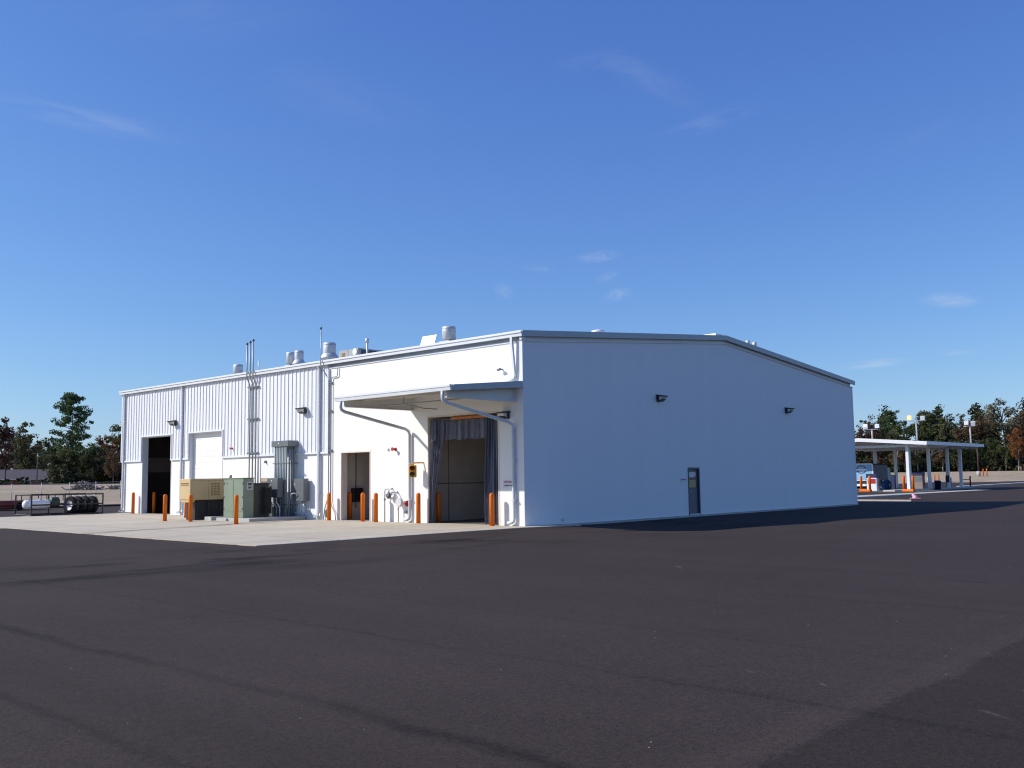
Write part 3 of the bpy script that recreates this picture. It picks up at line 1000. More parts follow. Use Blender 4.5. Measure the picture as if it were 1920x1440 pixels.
for yb in (.38, 5.93): bm_.prism([(AX + .08, 4.45), (-.002, 4.45), (-.002, zw - .08), (AX + .08, zf - .075)], 'Y', yb, yb + .10)
for yb in (.38, 5.93): bm_.box(AX + .08, -.002, yb - .05, yb + .15, 4.435, 4.455)
bm_.split('beam', 'awnbeam', awn)
so = MB()
for xx in (-2.7, -1.8, -.9): 
    zz = zf + (zw - zf) * (xx - AX) / (-AX)
    so.box(xx, xx + .07, .5, 5.92, zz - .2, zz - .065)
so.split('purlin', 'beige', awn)
MB().prism([(AX + .05, zf - .085), (-.01, zw - .09), (-.01, zw - .07), (AX + .05, zf - .065)], 'Y', .48, 5.93).build('soffit', 'beige', awn)
sp = MB()
sp.tube([(-1.9, .6, 4.52), (-1.9, 5.7, 4.52)], .025, 8)
sp.tube([(-1.9, 4.3, 4.52), (-1.9, 4.3, 4.85)], .02, 8)
sp.tube([(-1.9, 4.3, 4.52), (-.9, 4.3, 4.40), (-.2, 4.3, 4.40)], .02, 8)
sp.tube([(-1.9, 2.0, 4.52), (-1.9, 2.0, 4.36)], .03, 8)
sp.build('sprinkler_pipe', 'galvdull', awn)
for (yg, yw, mt) in ((.46, .42, 'gutter'), (6.02, 6.05, 'spout')):
    MB().tube([(AX - .07, yg, zf - .15), (AX - .07, yg, 4.42), (AX - .03, yg, 4.33), (AX + .12, yg, 4.26), (-.30, yw, 3.70), (-.14, yw, 3.62), (-.09, yw, 3.48),
               (-.09, yw, .30), (-.10, yw + .02, .16), (-.14, yw + .16, .10), (-.15, yw + .26, .11)], .062, 10).build('downspout', mt, awn)
sb = MB()
for yw in (.42, 6.05):
    for zz in (.9, 2.3): sb.box(-.165, -.0, yw - .09, yw + .09, zz, zz + .035)
sb.split('strap', 'gutter', awn)

# ------------------------------------------------------------------ strip curtain and orange-glow roll in the wash bay
def curtain():
    t = thing('vinyl_curtain', 'clear vinyl curtain gathered at both sides of the wash bay doorway', 'curtain', (0, 0, 0))
    def sheet(ya, yb, z0, z1, nw, amp, x0, lean=None):
        n1, n2 = 80, 14
        vs, fs = [], []
        for j in range(n2 + 1):
            z = z0 + (z1 - z0) * j / n2
            a, b = (ya, yb) if lean is None else lean(z)
            for i in range(n1 + 1):
                s_ = i / n1
                ph = s_ * nw * 2 * math.pi + .9 * math.sin(s_ * 5 + z * .6)
                vs.append((x0 + amp * math.sin(ph) + .4 * amp * math.sin(ph * 2.3 + z), a + (b - a) * s_, z + .02 * math.sin(s_ * 23)))
        for j in range(n2):
            for i in range(n1):
                q = j * (n1 + 1) + i
                fs.append((q, q + 1, q + n1 + 2, q + n1 + 1))
        m = MB(); m.add(vs, fs, True); return m
    sheet(1.9, 4.9, 3.2, 3.94, 8, .06, .13).build('valance', 'vinyl', t, fix=False)
    def ll(z):
        k = min(1, max(0, (3.4 - z) / 3.4))
        return (5.03, 4.20 + .70 * k ** .85)
    sheet(0, 0, .02, 4.0, 4, .07, .10, ll).build('side_panel', 'vinyl', t, fix=False)
    def lr(z):
        return (1.28, 2.0 + .03 * math.sin(z))
    sheet(0, 0, .02, 4.0, 4, .075, .12, lr).build('side_panel', 'vinyl', t, fix=False)
    MB().tube([(.22, 1.27, 4.0), (.22, 5.03, 4.0)], .03, 8).build('rail', 'galvdull', t)
    return t


curtain()
hd = MB()  # added roll: the orange glow from inside, given a shape and colour
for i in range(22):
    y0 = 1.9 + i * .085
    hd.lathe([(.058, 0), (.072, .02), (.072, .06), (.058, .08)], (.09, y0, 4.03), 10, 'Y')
tag(hd.build('glow_roll', 'hood'), 'added corrugated roll whose orange stands for the glow above the wash bay curtain', 'glow stand-in')

# ------------------------------------------------------------------ wall lights
def wall_light(loc, rz, label):
    t = thing('wall_light', label, 'wall light', loc, rz, 'wedge wall lights on the warehouse')
    # local: wall at y = 0, lamp sticks out to -y
    MB().prism([(0, -.13), (-.12, -.14), (-.14, .10), (0, .13)], 'X', -.16, .16).build('housing', 'bronze', t)
    MB().prism([(-.02, .095), (-.36, .06), (-.37, .10), (-.02, .16)], 'X', -.20, .20).build('hood', 'bronze', t)
    MB().prism([(-.145, -.10), (-.27, -.03), (-.335, .055), (-.145, .085)], 'X', -.155, .155).build('lens', 'lens', t)
    MB().prism([(-.12, -.14), (-.27, -.055), (-.262, -.035), (-.12, -.115)], 'X', -.165, .165).build('lens_rim', 'bronze', t)
    return t


wall_light((-.07, 25.0, 4.85), -math.pi / 2, 'dark wedge light on the ribbed wall above the leftmost truck door')
wall_light((-.07, 13.25, 4.85), -math.pi / 2, 'dark wedge light on the ribbed wall beside the corner downspout')
wall_light((0.0, .82, 3.98), -math.pi / 2, 'dark wedge light under the awning beside the wash bay')
wall_light((8.56, -.012, 4.98), 0, 'dark wedge light on the shaded gable wall above the grey door side')
wall_light((20.09, -.012, 4.95), 0, 'dark wedge light near the right end of the shaded gable wall')

# small wall fixtures
def placard(name, loc, rz, w, h, rows, label):
    t = thing(name, label, 'sign', loc, rz)
    MB().box(-w / 2, w / 2, -.012, -.002, -h / 2, h / 2).build('plate', 'plate', t)
    rnd = random.Random(w * 100)
    for i, (zc, hh, mt) in enumerate(rows):
        m = MB(); x = -w * .42
        while x < w * .40:
            ww = rnd.uniform(.02, .06); m.box(x, min(x + ww, w * .43), -.017, -.0125, zc - hh / 2, zc + hh / 2); x += ww + .018
        m.build('lettering', mt, t)
    return t


placard('wall_sign', (10.3, -.013, 1.52), 0, .46, .20, [(.02, .06, 'redink')], 'small pale placard with red lettering left of the grey door')
placard('wall_sign', (0.0, .74, 1.50), -math.pi / 2, .56, .30, [(.07, .08, 'redink'), (-.06, .05, 'ink')], 'small placard with red and dark lines beside the wash bay doorway')


def horn_strobe(loc, label, s=1.0):
    t = thing('horn_strobe', label, 'alarm', loc, -math.pi / 2, 'red fire alarm horns on the long wall')
    MB().bbox(-.06 * s, .06 * s, -.05 * s, 0, -.07 * s, .07 * s, .01).build('back_box', 'red', t)
    MB().lathe([(.03 * s, 0), (.04 * s, -.06 * s), (.09 * s, -.16 * s)], (0, -.05 * s, 0), 12, 'Y').build('horn', 'red', t)
    return t


horn_strobe((0, 7.0, 2.93), 'bright red fire alarm horn on the white wall right of the narrow doorway', .9)
horn_strobe((-.04, 19.3, 3.33), 'small red fire alarm horn on ribbed wall right of the closed door', .65)
dt = MB().bbox(-.05, 0, 7.42, 7.50, 2.88, 2.98, .01)
tag(dt.build('junction_box', 'sign'), 'tiny grey junction box left of the bright red alarm horn', 'junction box')
fl = thing('wall_fixture', 'small grey angled fixture high on the white wall under the eave', 'fixture', (0, .99, 5.67))
MB().tube([(0, 0, 0), (-.16, 0, .0)], .025, 8).build('arm', 'grey', fl)
MB().tube([(-.16, .10, -.02), (-.16, -.06, .0)], .045, 8).build('lamp_head', 'grey', fl)
for (y_, z_, lb) in ((16.4, 2.62, 'tiny grey wall outlet below the ribbed wall edge'), (6.35, .42, 'tiny grey hose tap low on the white wall beside the red valve')):
    h = MB().bbox(-.07, 0, y_ - .06, y_ + .06, z_ - .05, z_ + .05, .01).tube([(-.05, y_, z_), (-.12, y_ - .03, z_ - .06)], .02, 6)
    tag(h.build('wall_tap', 'grey'), lb, 'wall fitting')

# ------------------------------------------------------------------ bollards
def bollard_mesh():
    m = MB()
    m.lathe([(.088, 0.0), (.088, 1.08), (.082, 1.13), (.06, 1.165), (.025, 1.18), (.004, 1.183)], (0, 0, 0), 18)
    m.lathe([(.11, -.002), (.11, .012), (.089, .013)], (0, 0, 0), 18)
    return m


B0 = tag(bollard_mesh().build('bollard', 'orange', None, (-4.38, 17.6, 0)), 'orange bollard standing alone before the open left truck door', 'bollard', 'orange bollards by the warehouse doors')
for (x, y, lb) in (
        (-4.08, 15.9, 'orange bollard at the left front corner of the tan generator'),
        (-4.44, 11.62, 'orange bollard in front of the pale green cabinet'),
        (-.32, 8.72, 'orange bollard in front of the narrow doorway, right half'),
        (-.46, 7.70, 'orange bollard on the right of the narrow doorway'),
        (-.30, 5.30, 'orange bollard at the left edge of the wash bay below the signal'),
        (-.38, 1.24, 'orange bollard at the right edge of the wash bay'),
        (-.25, 29.2, 'leftmost orange bollard, left of the open left truck door'),
        (-.30, 11.05, 'orange bollard between corner downspout and narrow doorway'),
        (-1.9, 20.3, 'orange bollard partly hidden behind the tan generator'),
        (.66, 28.6, 'orange bollard in the dark inside the left truck doorway'),
        (.62, 10.80, 'orange bollard in the dark inside the narrow doorway'),
        (.62, 5.15, 'orange bollard in the shade inside the wash bay doorway')):
    dup(B0, (x, y, 0), label=lb)

# ------------------------------------------------------------------ generator, green cabinet, pad
gn = thing('generator', 'tan standby generator on a black base tank', 'generator', (-3.5, 17.0, 0))
MB().bbox(0, 2.7, 0, 1.0, .90, 1.86, .03).build('enclosure', 'tan', gn)
MB().prism([(.06, .9), (.94, .9), (.82, .80), (.18, .80)], 'X', .02, .28).build('air_duct', 'tan', gn)
MB().bbox(.30, 2.6, .10, .90, 0.0, .895, .02).build('base_tank', 'black', gn)
MB().bbox(.36, .40, .06, .10, 0, .895).bbox(.9, .96, .05, .10, 0, .89).bbox(1.5, 1.56, .05, .10, 0, .89).split('base_rib', 'bronze', gn)
lv = MB()
for ix in range(3):
    for iz in range(8):
        lv.box(1.02 + ix * .16, 1.13 + ix * .16, -.012, .004, 1.10 + iz * .075, 1.135 + iz * .075)
lv.build('louvre', 'tandark', gn)
gp = MB().box(1.62, 1.80, -.012, .004, 1.36, 1.50).build('gauge_panel', 'sign', gn)
MB().lathe([(.045, 0), (.045, -.012)], (1.70, -.008, 1.43), 12, 'Y').build('gauge', 'ink', gp)
rndg = random.Random(5)
lt = MB()
for zc, hh in ((1.64, .05), (1.57, .028)):
    y_ = .86
    while y_ > .2:
        w_ = rndg.uniform(.03, .08); lt.box(-.008, .004, y_ - w_, y_, zc - hh / 2, zc + hh / 2); y_ -= w_ + .015
lt.build('lettering', 'tandark', gn)
pn = MB()
for xx in (.9, 1.9): pn.box(xx, xx + .012, -.006, .004, .95, 1.82)
pn.box(.05, 2.65, -.006, .004, 1.76, 1.768)
pn.split('panel_seam', 'tandark', gn)
hz = MB()
for i in range(5):
    x0 = 1.6 + i * .13
    hz.tube([(x0, -.05, .86), (x0 + .02, -.09, .98), (x0 + .1, -.06, .94), (x0 + .06, -.05, .78)], .016, 6)
hz.split('hose', 'black', gn)
MB().tube([(2.3, .5, 1.86), (2.3, .5, 2.02)], .07, 10).build('exhaust_pipe', 'galvdull', gn)

gc = thing('transformer', 'pale green pad mounted transformer cabinet with dark finned rear', 'transformer', (-2.6, 14.1, .13))
cb = MB().bbox(0, .52, 0, 1.62, 0, 1.70, .02).build('cabinet', 'green', gc)
sm = MB().box(-.006, .004, .80, .815, .05, 1.66).box(-.006, .004, .05, 1.57, .28, .286)
for zz in (.35, .85, 1.45): sm.box(-.015, .006, 1.55, 1.61, zz, zz + .08).box(-.015, .006, .02, .07, zz, zz + .08)
sm.build('door_seam', 'greendark', cb)
MB().box(-.009, .003, 1.30, 1.40, 1.48, 1.54).build('label_plate', 'grey', cb)
MB().box(.18, .44, -.008, .003, 1.22, 1.56).build('label_plate', 'sign', cb)
MB().box(.21, .41, -.012, -.0085, 1.40, 1.52).box(.23, .39, -.012, -.0085, 1.26, 1.36).build('lettering', 'ink', cb)
MB().bbox(-.03, .55, -.02, 1.64, 1.70, 1.74, .01).build('lid', 'green', gc)
MB().bbox(.52, 1.32, .06, 1.55, 0, 1.46, .02).build('tank', 'greendark', gc)
MB().bbox(.50, 1.36, .02, 1.6, 1.46, 1.50, .01).build('tank_lid', 'greendark', gc)
fn = MB()
for i in range(7): fn.box(1.0 + i * .045, 1.015 + i * .045, -.22, .06, .15, 1.32)
fn.box(1.0, 1.3, -.23, -.19, 1.28, 1.34)
fn.split('radiator_fin', 'greendark', gc)
pd = MB().bbox(-2.95, -.08, 13.05, 15.75, -.05, .13, .02)
pd = tag(pd.build('equipment_pad', 'padconc'), 'low concrete pad under the green transformer', 'concrete pad')
p2 = tag(MB().bbox(-3.05, -1.6, 15.95, 16.55, -.05, .16, .02).build('equipment_pad', 'padconc'), 'short concrete block between generator and green transformer', 'concrete block')

# ------------------------------------------------------------------ electrical riser, cabinets, conduits
rs = thing('conduit_riser', 'bundle of grey conduits rising from the pad into a grey wire trough', 'conduit', (0, 0, 0))
MB().bbox(-.62, -.08, 13.68, 15.02, 3.25, 3.52, .012).build('wire_trough', 'grey', rs)
MB().lathe([(.035, 0), (.035, -.01)], (-.62, 14.42, 3.40), 10, 'X').build('label', 'paper', rs)
for i in range(8): MB().tube([(-.54, 14.80 - i * .125, .12), (-.54, 14.80 - i * .125, 3.26)], .047, 10).build('conduit', 'conduitgrey', rs)
for i in range(3): MB().tube([(-.42 + i * .125, 13.86, .12), (-.42 + i * .125, 13.86, 3.26)], .047, 10).build('conduit', 'conduitgrey', rs)
MB().box(-.60, -.585, 13.75, 14.9, 2.48, 2.52).box(-.60, -.585, 13.75, 14.9, .62, .655).box(-.6, 0, 13.795, 13.81, 2.48, 2.52).box(-.6, 0, 13.795, 13.81, .62, .655).split('strut', 'grey', rs)

cA = thing('electrical_cabinet', 'grey electrical cabinet with orange label left of the conduit bundle', 'electrical box', (0, 0, 0))
MB().bbox(-.95, -.66, 13.98, 15.35, .97, 1.84, .012).build('enclosure', 'grey', cA)
MB().box(-.958, -.946, 14.80, 15.28, 1.69, 1.81).build('warning_label', 'tan', cA)
MB().lathe([(.03, 0), (.03, -.01)], (-.95, 14.45, 1.72), 10, 'X').build('label', 'paper', cA)
MB().box(-.955, -.946, 14.65, 14.66, 1.0, 1.8).build('door_seam', 'ink', cA)
for yy in (14.1, 15.2): MB().box(-.72, -.67, yy, yy + .05, .13, .97).build('leg', 'grey', cA)
for yy in (14.3, 14.55): MB().tube([(-.8, yy, .97), (-.8, yy, .75), (-.78, yy - .1, .66), (-.72, yy - .16, .5), (-.72, yy - .16, .13)], .03, 8).build('conduit', 'plastic', cA)
cB = thing('electrical_cabinet', 'plain grey electrical cabinet right of the conduit bundle', 'electrical box', (0, 0, 0))
MB().bbox(-.36, -.10, 12.84, 13.62, .80, 1.80, .012).build('enclosure', 'grey', cB)
MB().lathe([(.03, 0), (.03, -.01)], (-.36, 13.5, 1.55), 10, 'X').build('label', 'paper', cB)
for i, yy in enumerate((13.28, 13.16, 13.04)):
    MB().tube([(-.2, yy, .80), (-.2, yy, .42 - i * .05), (-.2, yy + .06, .34 - i * .06), (-.2, yy + .16, .30 - i * .06), (-.2, yy + .52, .28 - i * .06)], .022, 8).build('conduit', 'plastic', cB)
MB().tube([(-.5, 13.62, .9), (-.52, 13.55, 1.12), (-.5, 13.36, 1.16), (-.36, 13.3, 1.10)], .02, 8).build('conduit', 'plastic', cB)
gb = thing('pull_box', 'small grey box with a curved pipe low on the wall behind the transformer', 'electrical box', (0, 0, 0))
MB().bbox(-.5, -.2, 15.0, 15.5, .13, .55, .01).build('enclosure', 'grey', gb)
MB().tube([(-.4, 15.05, .5), (-.4, 14.95, .75), (-.4, 15.1, .86), (-.3, 15.3, .88)], .025, 8).build('conduit', 'plastic', gb)
tp = MB().bbox(-.62, -.2, 13.9, 14.3, .13, .5, .01)
tag(tp.build('pull_box', 'grey'), 'small grey box at the foot of the conduit bundle', 'electrical box')

ms = thing('conduit_mast', 'three slim conduits running up the ribbed wall and above the roof edge', 'conduit', (0, 0, 0))
for i, yy in enumerate((17.68, 17.40, 17.14)):
    zt = 8.28 + .06 * i
    MB().tube([(-.10, yy, 0), (-.10, yy, 6.22), (-.13, yy + .01, 6.36), (-.24, yy + .02, 6.62), (-.285, yy + .02, 6.72), (-.285, yy + .02, zt)], .032, 8).build('conduit', 'galvdull', ms)
    MB().lathe([(.034, 0), (.06, .02), (.06, .09), (.03, .12)], (-.285, yy + .02, zt), 10).build('cap', 'grey', ms)
MB().tube([(-.10, 16.95, 0), (-.10, 16.95, 3.0)], .025, 8).build('conduit', 'galvdull', ms)
cp = MB()
for zz in (6.2, 4.66, 3.02): cp.box(-.15, -.06, 16.95, 17.85, zz, zz + .06)
cp.split('strut', 'grey', ms)

c2 = thing('conduit_mast', 'pair of thin conduits beside the middle downspout, one rising alone above the eave', 'conduit', (0, 0, 0))
MB().tube([(-.06, 11.80, 0.0), (-.06, 11.66, .55), (-.06, 11.46, .95), (-.06, 11.43, 1.1), (-.06, 11.43, 6.05), (-.08, 11.5, 6.2), (-.16, 11.66, 6.5), (-.285, 11.74, 6.74), (-.285, 11.74, 8.36)], .025, 8).build('conduit', 'galvdull', c2)
MB().lathe([(.03, 0), (.055, .02), (.055, .08), (.03, .11)], (-.285, 11.74, 8.36), 10).build('cap', 'grey', c2)
MB().tube([(-.06, 11.26, 0.8), (-.06, 11.26, 6.1), (-.06, 11.20, 6.2), (-.06, 10.85, 6.22), (-.06, 10.82, 6.3), (-.06, 10.82, 6.6)], .022, 8).build('conduit', 'galvdull', c2)
MB().tube([(-.06, 11.26, .85), (-.06, 11.2, .6), (-.06, 10.95, .3), (-.06, 10.9, 0)], .018, 8).build('conduit', 'galvdull', c2)
cp = MB()
for zz in (5.95, 4.70, 2.98): cp.box(-.09, -.0, 11.2, 11.5, zz, zz + .05)
cp.split('strut', 'grey', c2)
ob = MB().bbox(-.07, 0, 11.55, 11.68, .12, .42, .01)
tag(ob.build('outlet_box', 'grey'), 'small grey outlet box at the foot of the thin conduits', 'electrical box')

# ------------------------------------------------------------------ gas meter and valve
gm = thing('gas_meter', 'grey gas pipes with round regulator on the white wall', 'gas meter', (-.16, 0, 0))
MB().tube([(0, 7.50, 0), (0, 7.50, 1.24), (0, 7.47, 1.31), (0, 7.40, 1.33), (0, 7.05, 1.33), (0, 6.98, 1.30), (0, 6.85, 1.15), (0, 6.74, 1.02), (0, 6.70, .88), (0, 6.66, .6), (0, 6.66, 0)], .022, 8).build('pipe', 'galvdull', gm)
MB().tube([(0, 7.50, 1.10), (0, 7.05, 1.10)], .03, 8).build('pipe', 'galvdull', gm)
MB().lathe([(.0, -.05), (.10, -.05), (.125, -.02), (.125, .02), (.10, .05), (.06, .06), (.0, .08)], (-.02, 7.24, 1.06), 16, 'X').build('regulator', 'ink', gm)
MB().lathe([(.05, 0), (.05, .14), (.02, .16)], (-.02, 7.24, 1.12), 10).build('regulator_cap', 'sign', gm)
MB().lathe([(.17, -.06), (.19, -.03), (.19, .03), (.17, .06)], (-.02, 6.58, .79), 20, 'X').build('meter_dial', 'sign', gm)
MB().bbox(-.04, .04, 7.46, 7.54, .86, .95).bbox(-.04, .04, 7.0, 7.08, 1.28, 1.38).bbox(-.035, .035, 6.62, 6.70, .5, .58).split('fitting', 'galvdull', gm)
vl = thing('fire_valve', 'red valve wheel projecting from the wall beside the grey meter dial', 'valve', (-.12, 6.22, .75))
MB().tube([(.10, .12, 0), (0, .12, 0), (0, -.02, 0)], .03, 8).build('pipe', 'red', vl)
MB().lathe([(.03, .0), (.12, -.02), (.12, -.05), (.03, -.07)], (0, -.02, 0), 14, 'Y').build('wheel', 'red', vl)

# ------------------------------------------------------------------ wash bay signal
sg = thing('traffic_signal', 'yellow two lens traffic signal on an arm beside the wash bay', 'traffic signal', (-.36, 5.56, 2.02), math.radians(42))
MB().bbox(-.10, .10, -.15, .15, -.24, .24, .02).build('housing', 'yellow', sg)
for zc, mt in ((.115, 'redgreen'), (-.115, 'greenlens')):
    MB().lathe([(.095, 0), (.09, -.01), (.0, -.02)], (-.102, 0, zc), 16, 'X').build('lens', mt, sg)
    v = MB()
    vs, fs = [], []
    for i in range(13):
        t = math.radians(-20 + 220 * i / 12)
        for xx in (-.10, -.15): vs.append((xx, .105 * math.cos(t), zc + .105 * math.sin(t)))
    for i in range(12): fs.append((2 * i, 2 * i + 1, 2 * i + 3, 2 * i + 2))
    v.add(vs, fs); v.build('visor', 'yellow', sg)
MB().tube([(0, 0, .24), (0, -.01, .30), (.02, -.10, .33), (.10, -.42, .33)], .028, 8).build('bracket_arm', 'yellow', sg)

# ------------------------------------------------------------------ roof things
def fan(y, x, dia, ztop, label, flare=False):
    zr = roof_z(x)
    t = thing('roof_fan', label, 'roof fan', (x, y, zr), 0, 'metal exhaust fans along the roof edge')
    h = ztop - zr; r = dia / 2
    c = r * 1.05
    MB().bbox(-c, c, -c, c, 0, h * .38, .01).build('curb', 'galv', t)
    if flare:
        MB().lathe([(r * 1.5, h * .36), (r * 1.5, h * .40), (r * 1.05, h * .56), (r * .95, h * .58)], n=20).build('skirt', 'galv', t)
        MB().lathe([(r * .95, h * .56), (r, h * .60), (r, h * .93), (r * .93, h)], n=20).build('hood', 'galv', t)
    else:
        MB().lathe([(r * .8, h * .36), (r * .8, h * .46), (r, h * .46), (r, h * .93), (r * .93, h)], n=20).build('hood', 'galv', t)
    MB().lathe([(r * 1.015, h * .90), (r * 1.015, h * .925)], n=20).build('band', 'galvdull', t)
    return t


fan(23.9, 3, .52, 8.13, 'round metal roof fan left of the three conduits, lowest on the roof line')
fan(18.9, 3, .42, 8.32, 'left roof fan of the close pair')
fan(18.12, 3, .46, 8.33, 'right roof fan of the close pair', True)
fan(15.55, 3, .62, 8.47, 'roof fan with a flared skirt beside the single tall conduit', True)
fan(6.98, 3, .60, 8.27, 'large drum shaped roof fan nearest the building corner')
hv = thing('rooftop_unit', 'boxy grey rooftop air conditioning unit beside a vent pipe', 'air conditioner', (3.0, 13.25, roof_z(3)))
MB().bbox(0, 1.7, 0, 1.55, .02, .76, .02).build('cabinet', 'unitgrey', hv)
MB().bbox(.15, 1.1, -.012, .0, .30, .70).build('grille', 'ink', hv)
MB().box(-.012, .004, 1.05, 1.3, .42, .62).build('label_plate', 'tandark', hv)
MB().box(-.010, .004, .80, .82, .05, .76).box(-.01, .004, .02, .04, .05, .76).build('panel_seam', 'galvdull', hv)
MB().lathe([(.17, 0), (.18, -.02), (.16, -.05)], (0, .25, .6), 14, 'X').build('cap', 'plastic', hv)
vp = thing('vent_pipe', 'capped vent pipe standing before the rooftop unit', 'vent pipe', (3.0, 12.6, roof_z(3)))
MB().tube([(0, 0, 0), (0, 0, 1.02)], .055, 10).build('pipe', 'galv', vp)
MB().lathe([(.09, .96), (.09, 1.13), (.02, 1.16)], n=12).build('cap', 'galv', vp)
hc = thing('roof_hatch', 'white roof hatch with its lid tilted open beside the large fan', 'roof hatch', (3.0, 8.05, roof_z(3)))
MB().bbox(-.3, .5, -.45, .45, 0, .24, .01).build('curb', 'gutter', hc)
MB().prism([(-.34, .26), (-.16, .76), (-.12, .745), (-.30, .245)], 'Y', -.46, .46).build('lid', 'canopywhite', hc)
pv = thing('vent_pipe', 'thin white vent pipe just right of the three conduits', 'vent pipe', (1.0, 18.7, roof_z(1)))
MB().tube([(0, 0, 0), (0, 0, .66)], .035, 8).build('pipe', 'plastic', pv)
for (x, y, h, lb) in ((20.03, 2.0, .98, 'left of two short vent pipes beyond the roof ridge'), (20.75, 2.0, 1.02, 'right of two short vent pipes beyond the roof ridge')):
    v = thing('vent_pipe', lb, 'vent pipe', (x, y, roof_z(x)), 0)
    MB().tube([(0, 0, 0), (0, 0, h)], .07, 8).build('pipe', 'galv', v)
    MB().lathe([(.11, h - .1), (.11, h + .1), (.03, h + .14)], n=12).build('cap', 'galv', v)
rv = thing('roof_fan', 'low white vent cap barely showing above the shaded gable edge', 'roof vent', (8.4, 3.0, roof_z(8.4)))
MB().bbox(-.25, .25, -.25, .25, 0, .40, .02).build('curb', 'canopywhite', rv)
MB().lathe([(.3, .40), (.3, .50), (.1, .56)], n=14).build('hood', 'canopywhite', rv)

# ------------------------------------------------------------------ rack with tyres, tank, trailer on the left
rk = thing('pipe_rack', 'long dark steel pipe rack frame at the left edge of the concrete', 'rack', (-5.0, 31.0, 0))
def bar(m, a, b, r=.042): m.tube([a, b], r, 6, smooth=False)
fr = MB()
XL, XR, YA, YB, H = 0, 3.85, 0, 2.2, 1.12
for xx in (XL, 1.75, XR): bar(fr, (xx, YA, 0), (xx, YA, H), .04)
for xx in (XL, 1.75, XR): bar(fr, (xx, YB, 0), (xx, YB, H), .04)
fr.split('post', 'black', rk)
rl = MB()
bar(rl, (XL, YA, H), (XR, YA, H)); bar(rl, (XL, YB, H), (XR, YB, H)); bar(rl, (XL, YA, .58), (XR, YA, .58), .045); bar(rl, (XL, YB, .58), (XR, YB, .58))
bar(rl, (XL, YA, H), (XL, YB, H)); bar(rl, (XR, YA, H), (XR, YB, H)); bar(rl, (1.75, YA, H), (1.75, YB, H))
bar(rl, (XL, YA, .04), (XR, YA, .04)); bar(rl, (XL, YB, .04), (XR, YB, .04)); bar(rl, (XL, YA, .04), (XL, YB, .04)); bar(rl, (XR, YA, .04), (XR, YB, .04))
for i in range(7): bar(rl, (.3 + i * .45, YB, .75), (.3 + i * .45, YB, H), .025)
rl.split('rail', 'black', rk)
tk = thing('water_tank', 'long white plastic tank lying on the pipe rack', 'tank', (-5.0, 32.2, .60))
MB().lathe([(.02, 0), (.16, .02), (.24, .10), (.25, .3), (.25, 1.24), (.24, 1.34), (.14, 1.42), (.02, 1.44)], (0, 0, 0), 18, 'X').build('shell', 'plastic', tk)
MB().lathe([(.08, 0), (.08, .06), (.02, .08)], (.9, 0, .24), 12).build('fill_cap', 'sign', tk)
db = tag(MB().lathe([(.02, 0), (.28, .0), (.30, .03), (.29, .18), (.30, .22), (.29, .38), (.30, .42), (.28, .44), (.02, .44)], (0, 0, 0), 18, 'X').build('drum', 'drum', None, (-3.55, 32.25, .68)), 'dark green drum lying beside the white tank on the rack', 'drum')
def tyre(loc, label, hub):
    t = thing('tyre', label, 'tyre', loc, 0, 'tyres standing in a row in the rack')
    R_, r_, w = .50, .29, .13
    MB().lathe([(r_, -w * .8), (R_ - .08, -w), (R_ - .02, -w * .85), (R_, -w * .5), (R_, w * .5), (R_ - .02, w * .85), (R_ - .08, w), (r_, w * .8), (r_, -w * .8)], (0, 0, 0), 26, 'X').build('tread', 'rubber', t)
    MB().lathe([(.03, -.03), (r_ - .03, -.05), (r_, -.09), (r_, .09), (r_ - .03, .05), (.03, .03)], (0, 0, 0), 22, 'X').build('rim', hub, t)
    return t
ty = ('tyre with a pale wheel facing out, first in the rack', 'second tyre from the left in the rack', 'third tyre from the left in the rack', 'rightmost tyre in the rack')
for i in range(4):
    t_ = tyre((-2.52 + i * .40, 32.0 + .02 * i, .50), ty[i], 'plastic' if i == 0 else 'grey')
    t_.rotation_euler = (0, 0, math.radians(14))
hk = MB()
for i in range(4): hk.tube([(-2.40 + i * .40, 31.55, .86), (-2.46 + i * .40, 31.72, 1.02), (-2.50 + i * .40, 31.9, 1.06)], .018, 6)
tag(hk.build('tie_strap', 'galvdull'), 'pale bent straps holding the four tyres to the rack', 'strap')
tl = thing('flatbed_trailer', 'low rust red flatbed at the far left edge of the asphalt', 'trailer', (-3.2, 44.5, 0))
MB().bbox(-3.0, 4.0, 0, 2.4, .30, .62, .03).build('deck', 'darkred', tl)
MB().bbox(-2.9, 3.9, .25, .45, .12, .30).bbox(-2.9, 3.9, 1.95, 2.15, .12, .30).split('beam', 'darkred', tl)
MB().lathe([(.05, -.1), (.24, -.1), (.26, -.05), (.26, .05), (.24, .1), (.05, .1)], (-1.5, .1, .26), 16, 'Y').lathe([(.05, -.1), (.24, -.1), (.26, -.05), (.26, .05), (.24, .1), (.05, .1)], (2.6, .1, .26), 16, 'Y').split('wheel', 'rubber', tl)

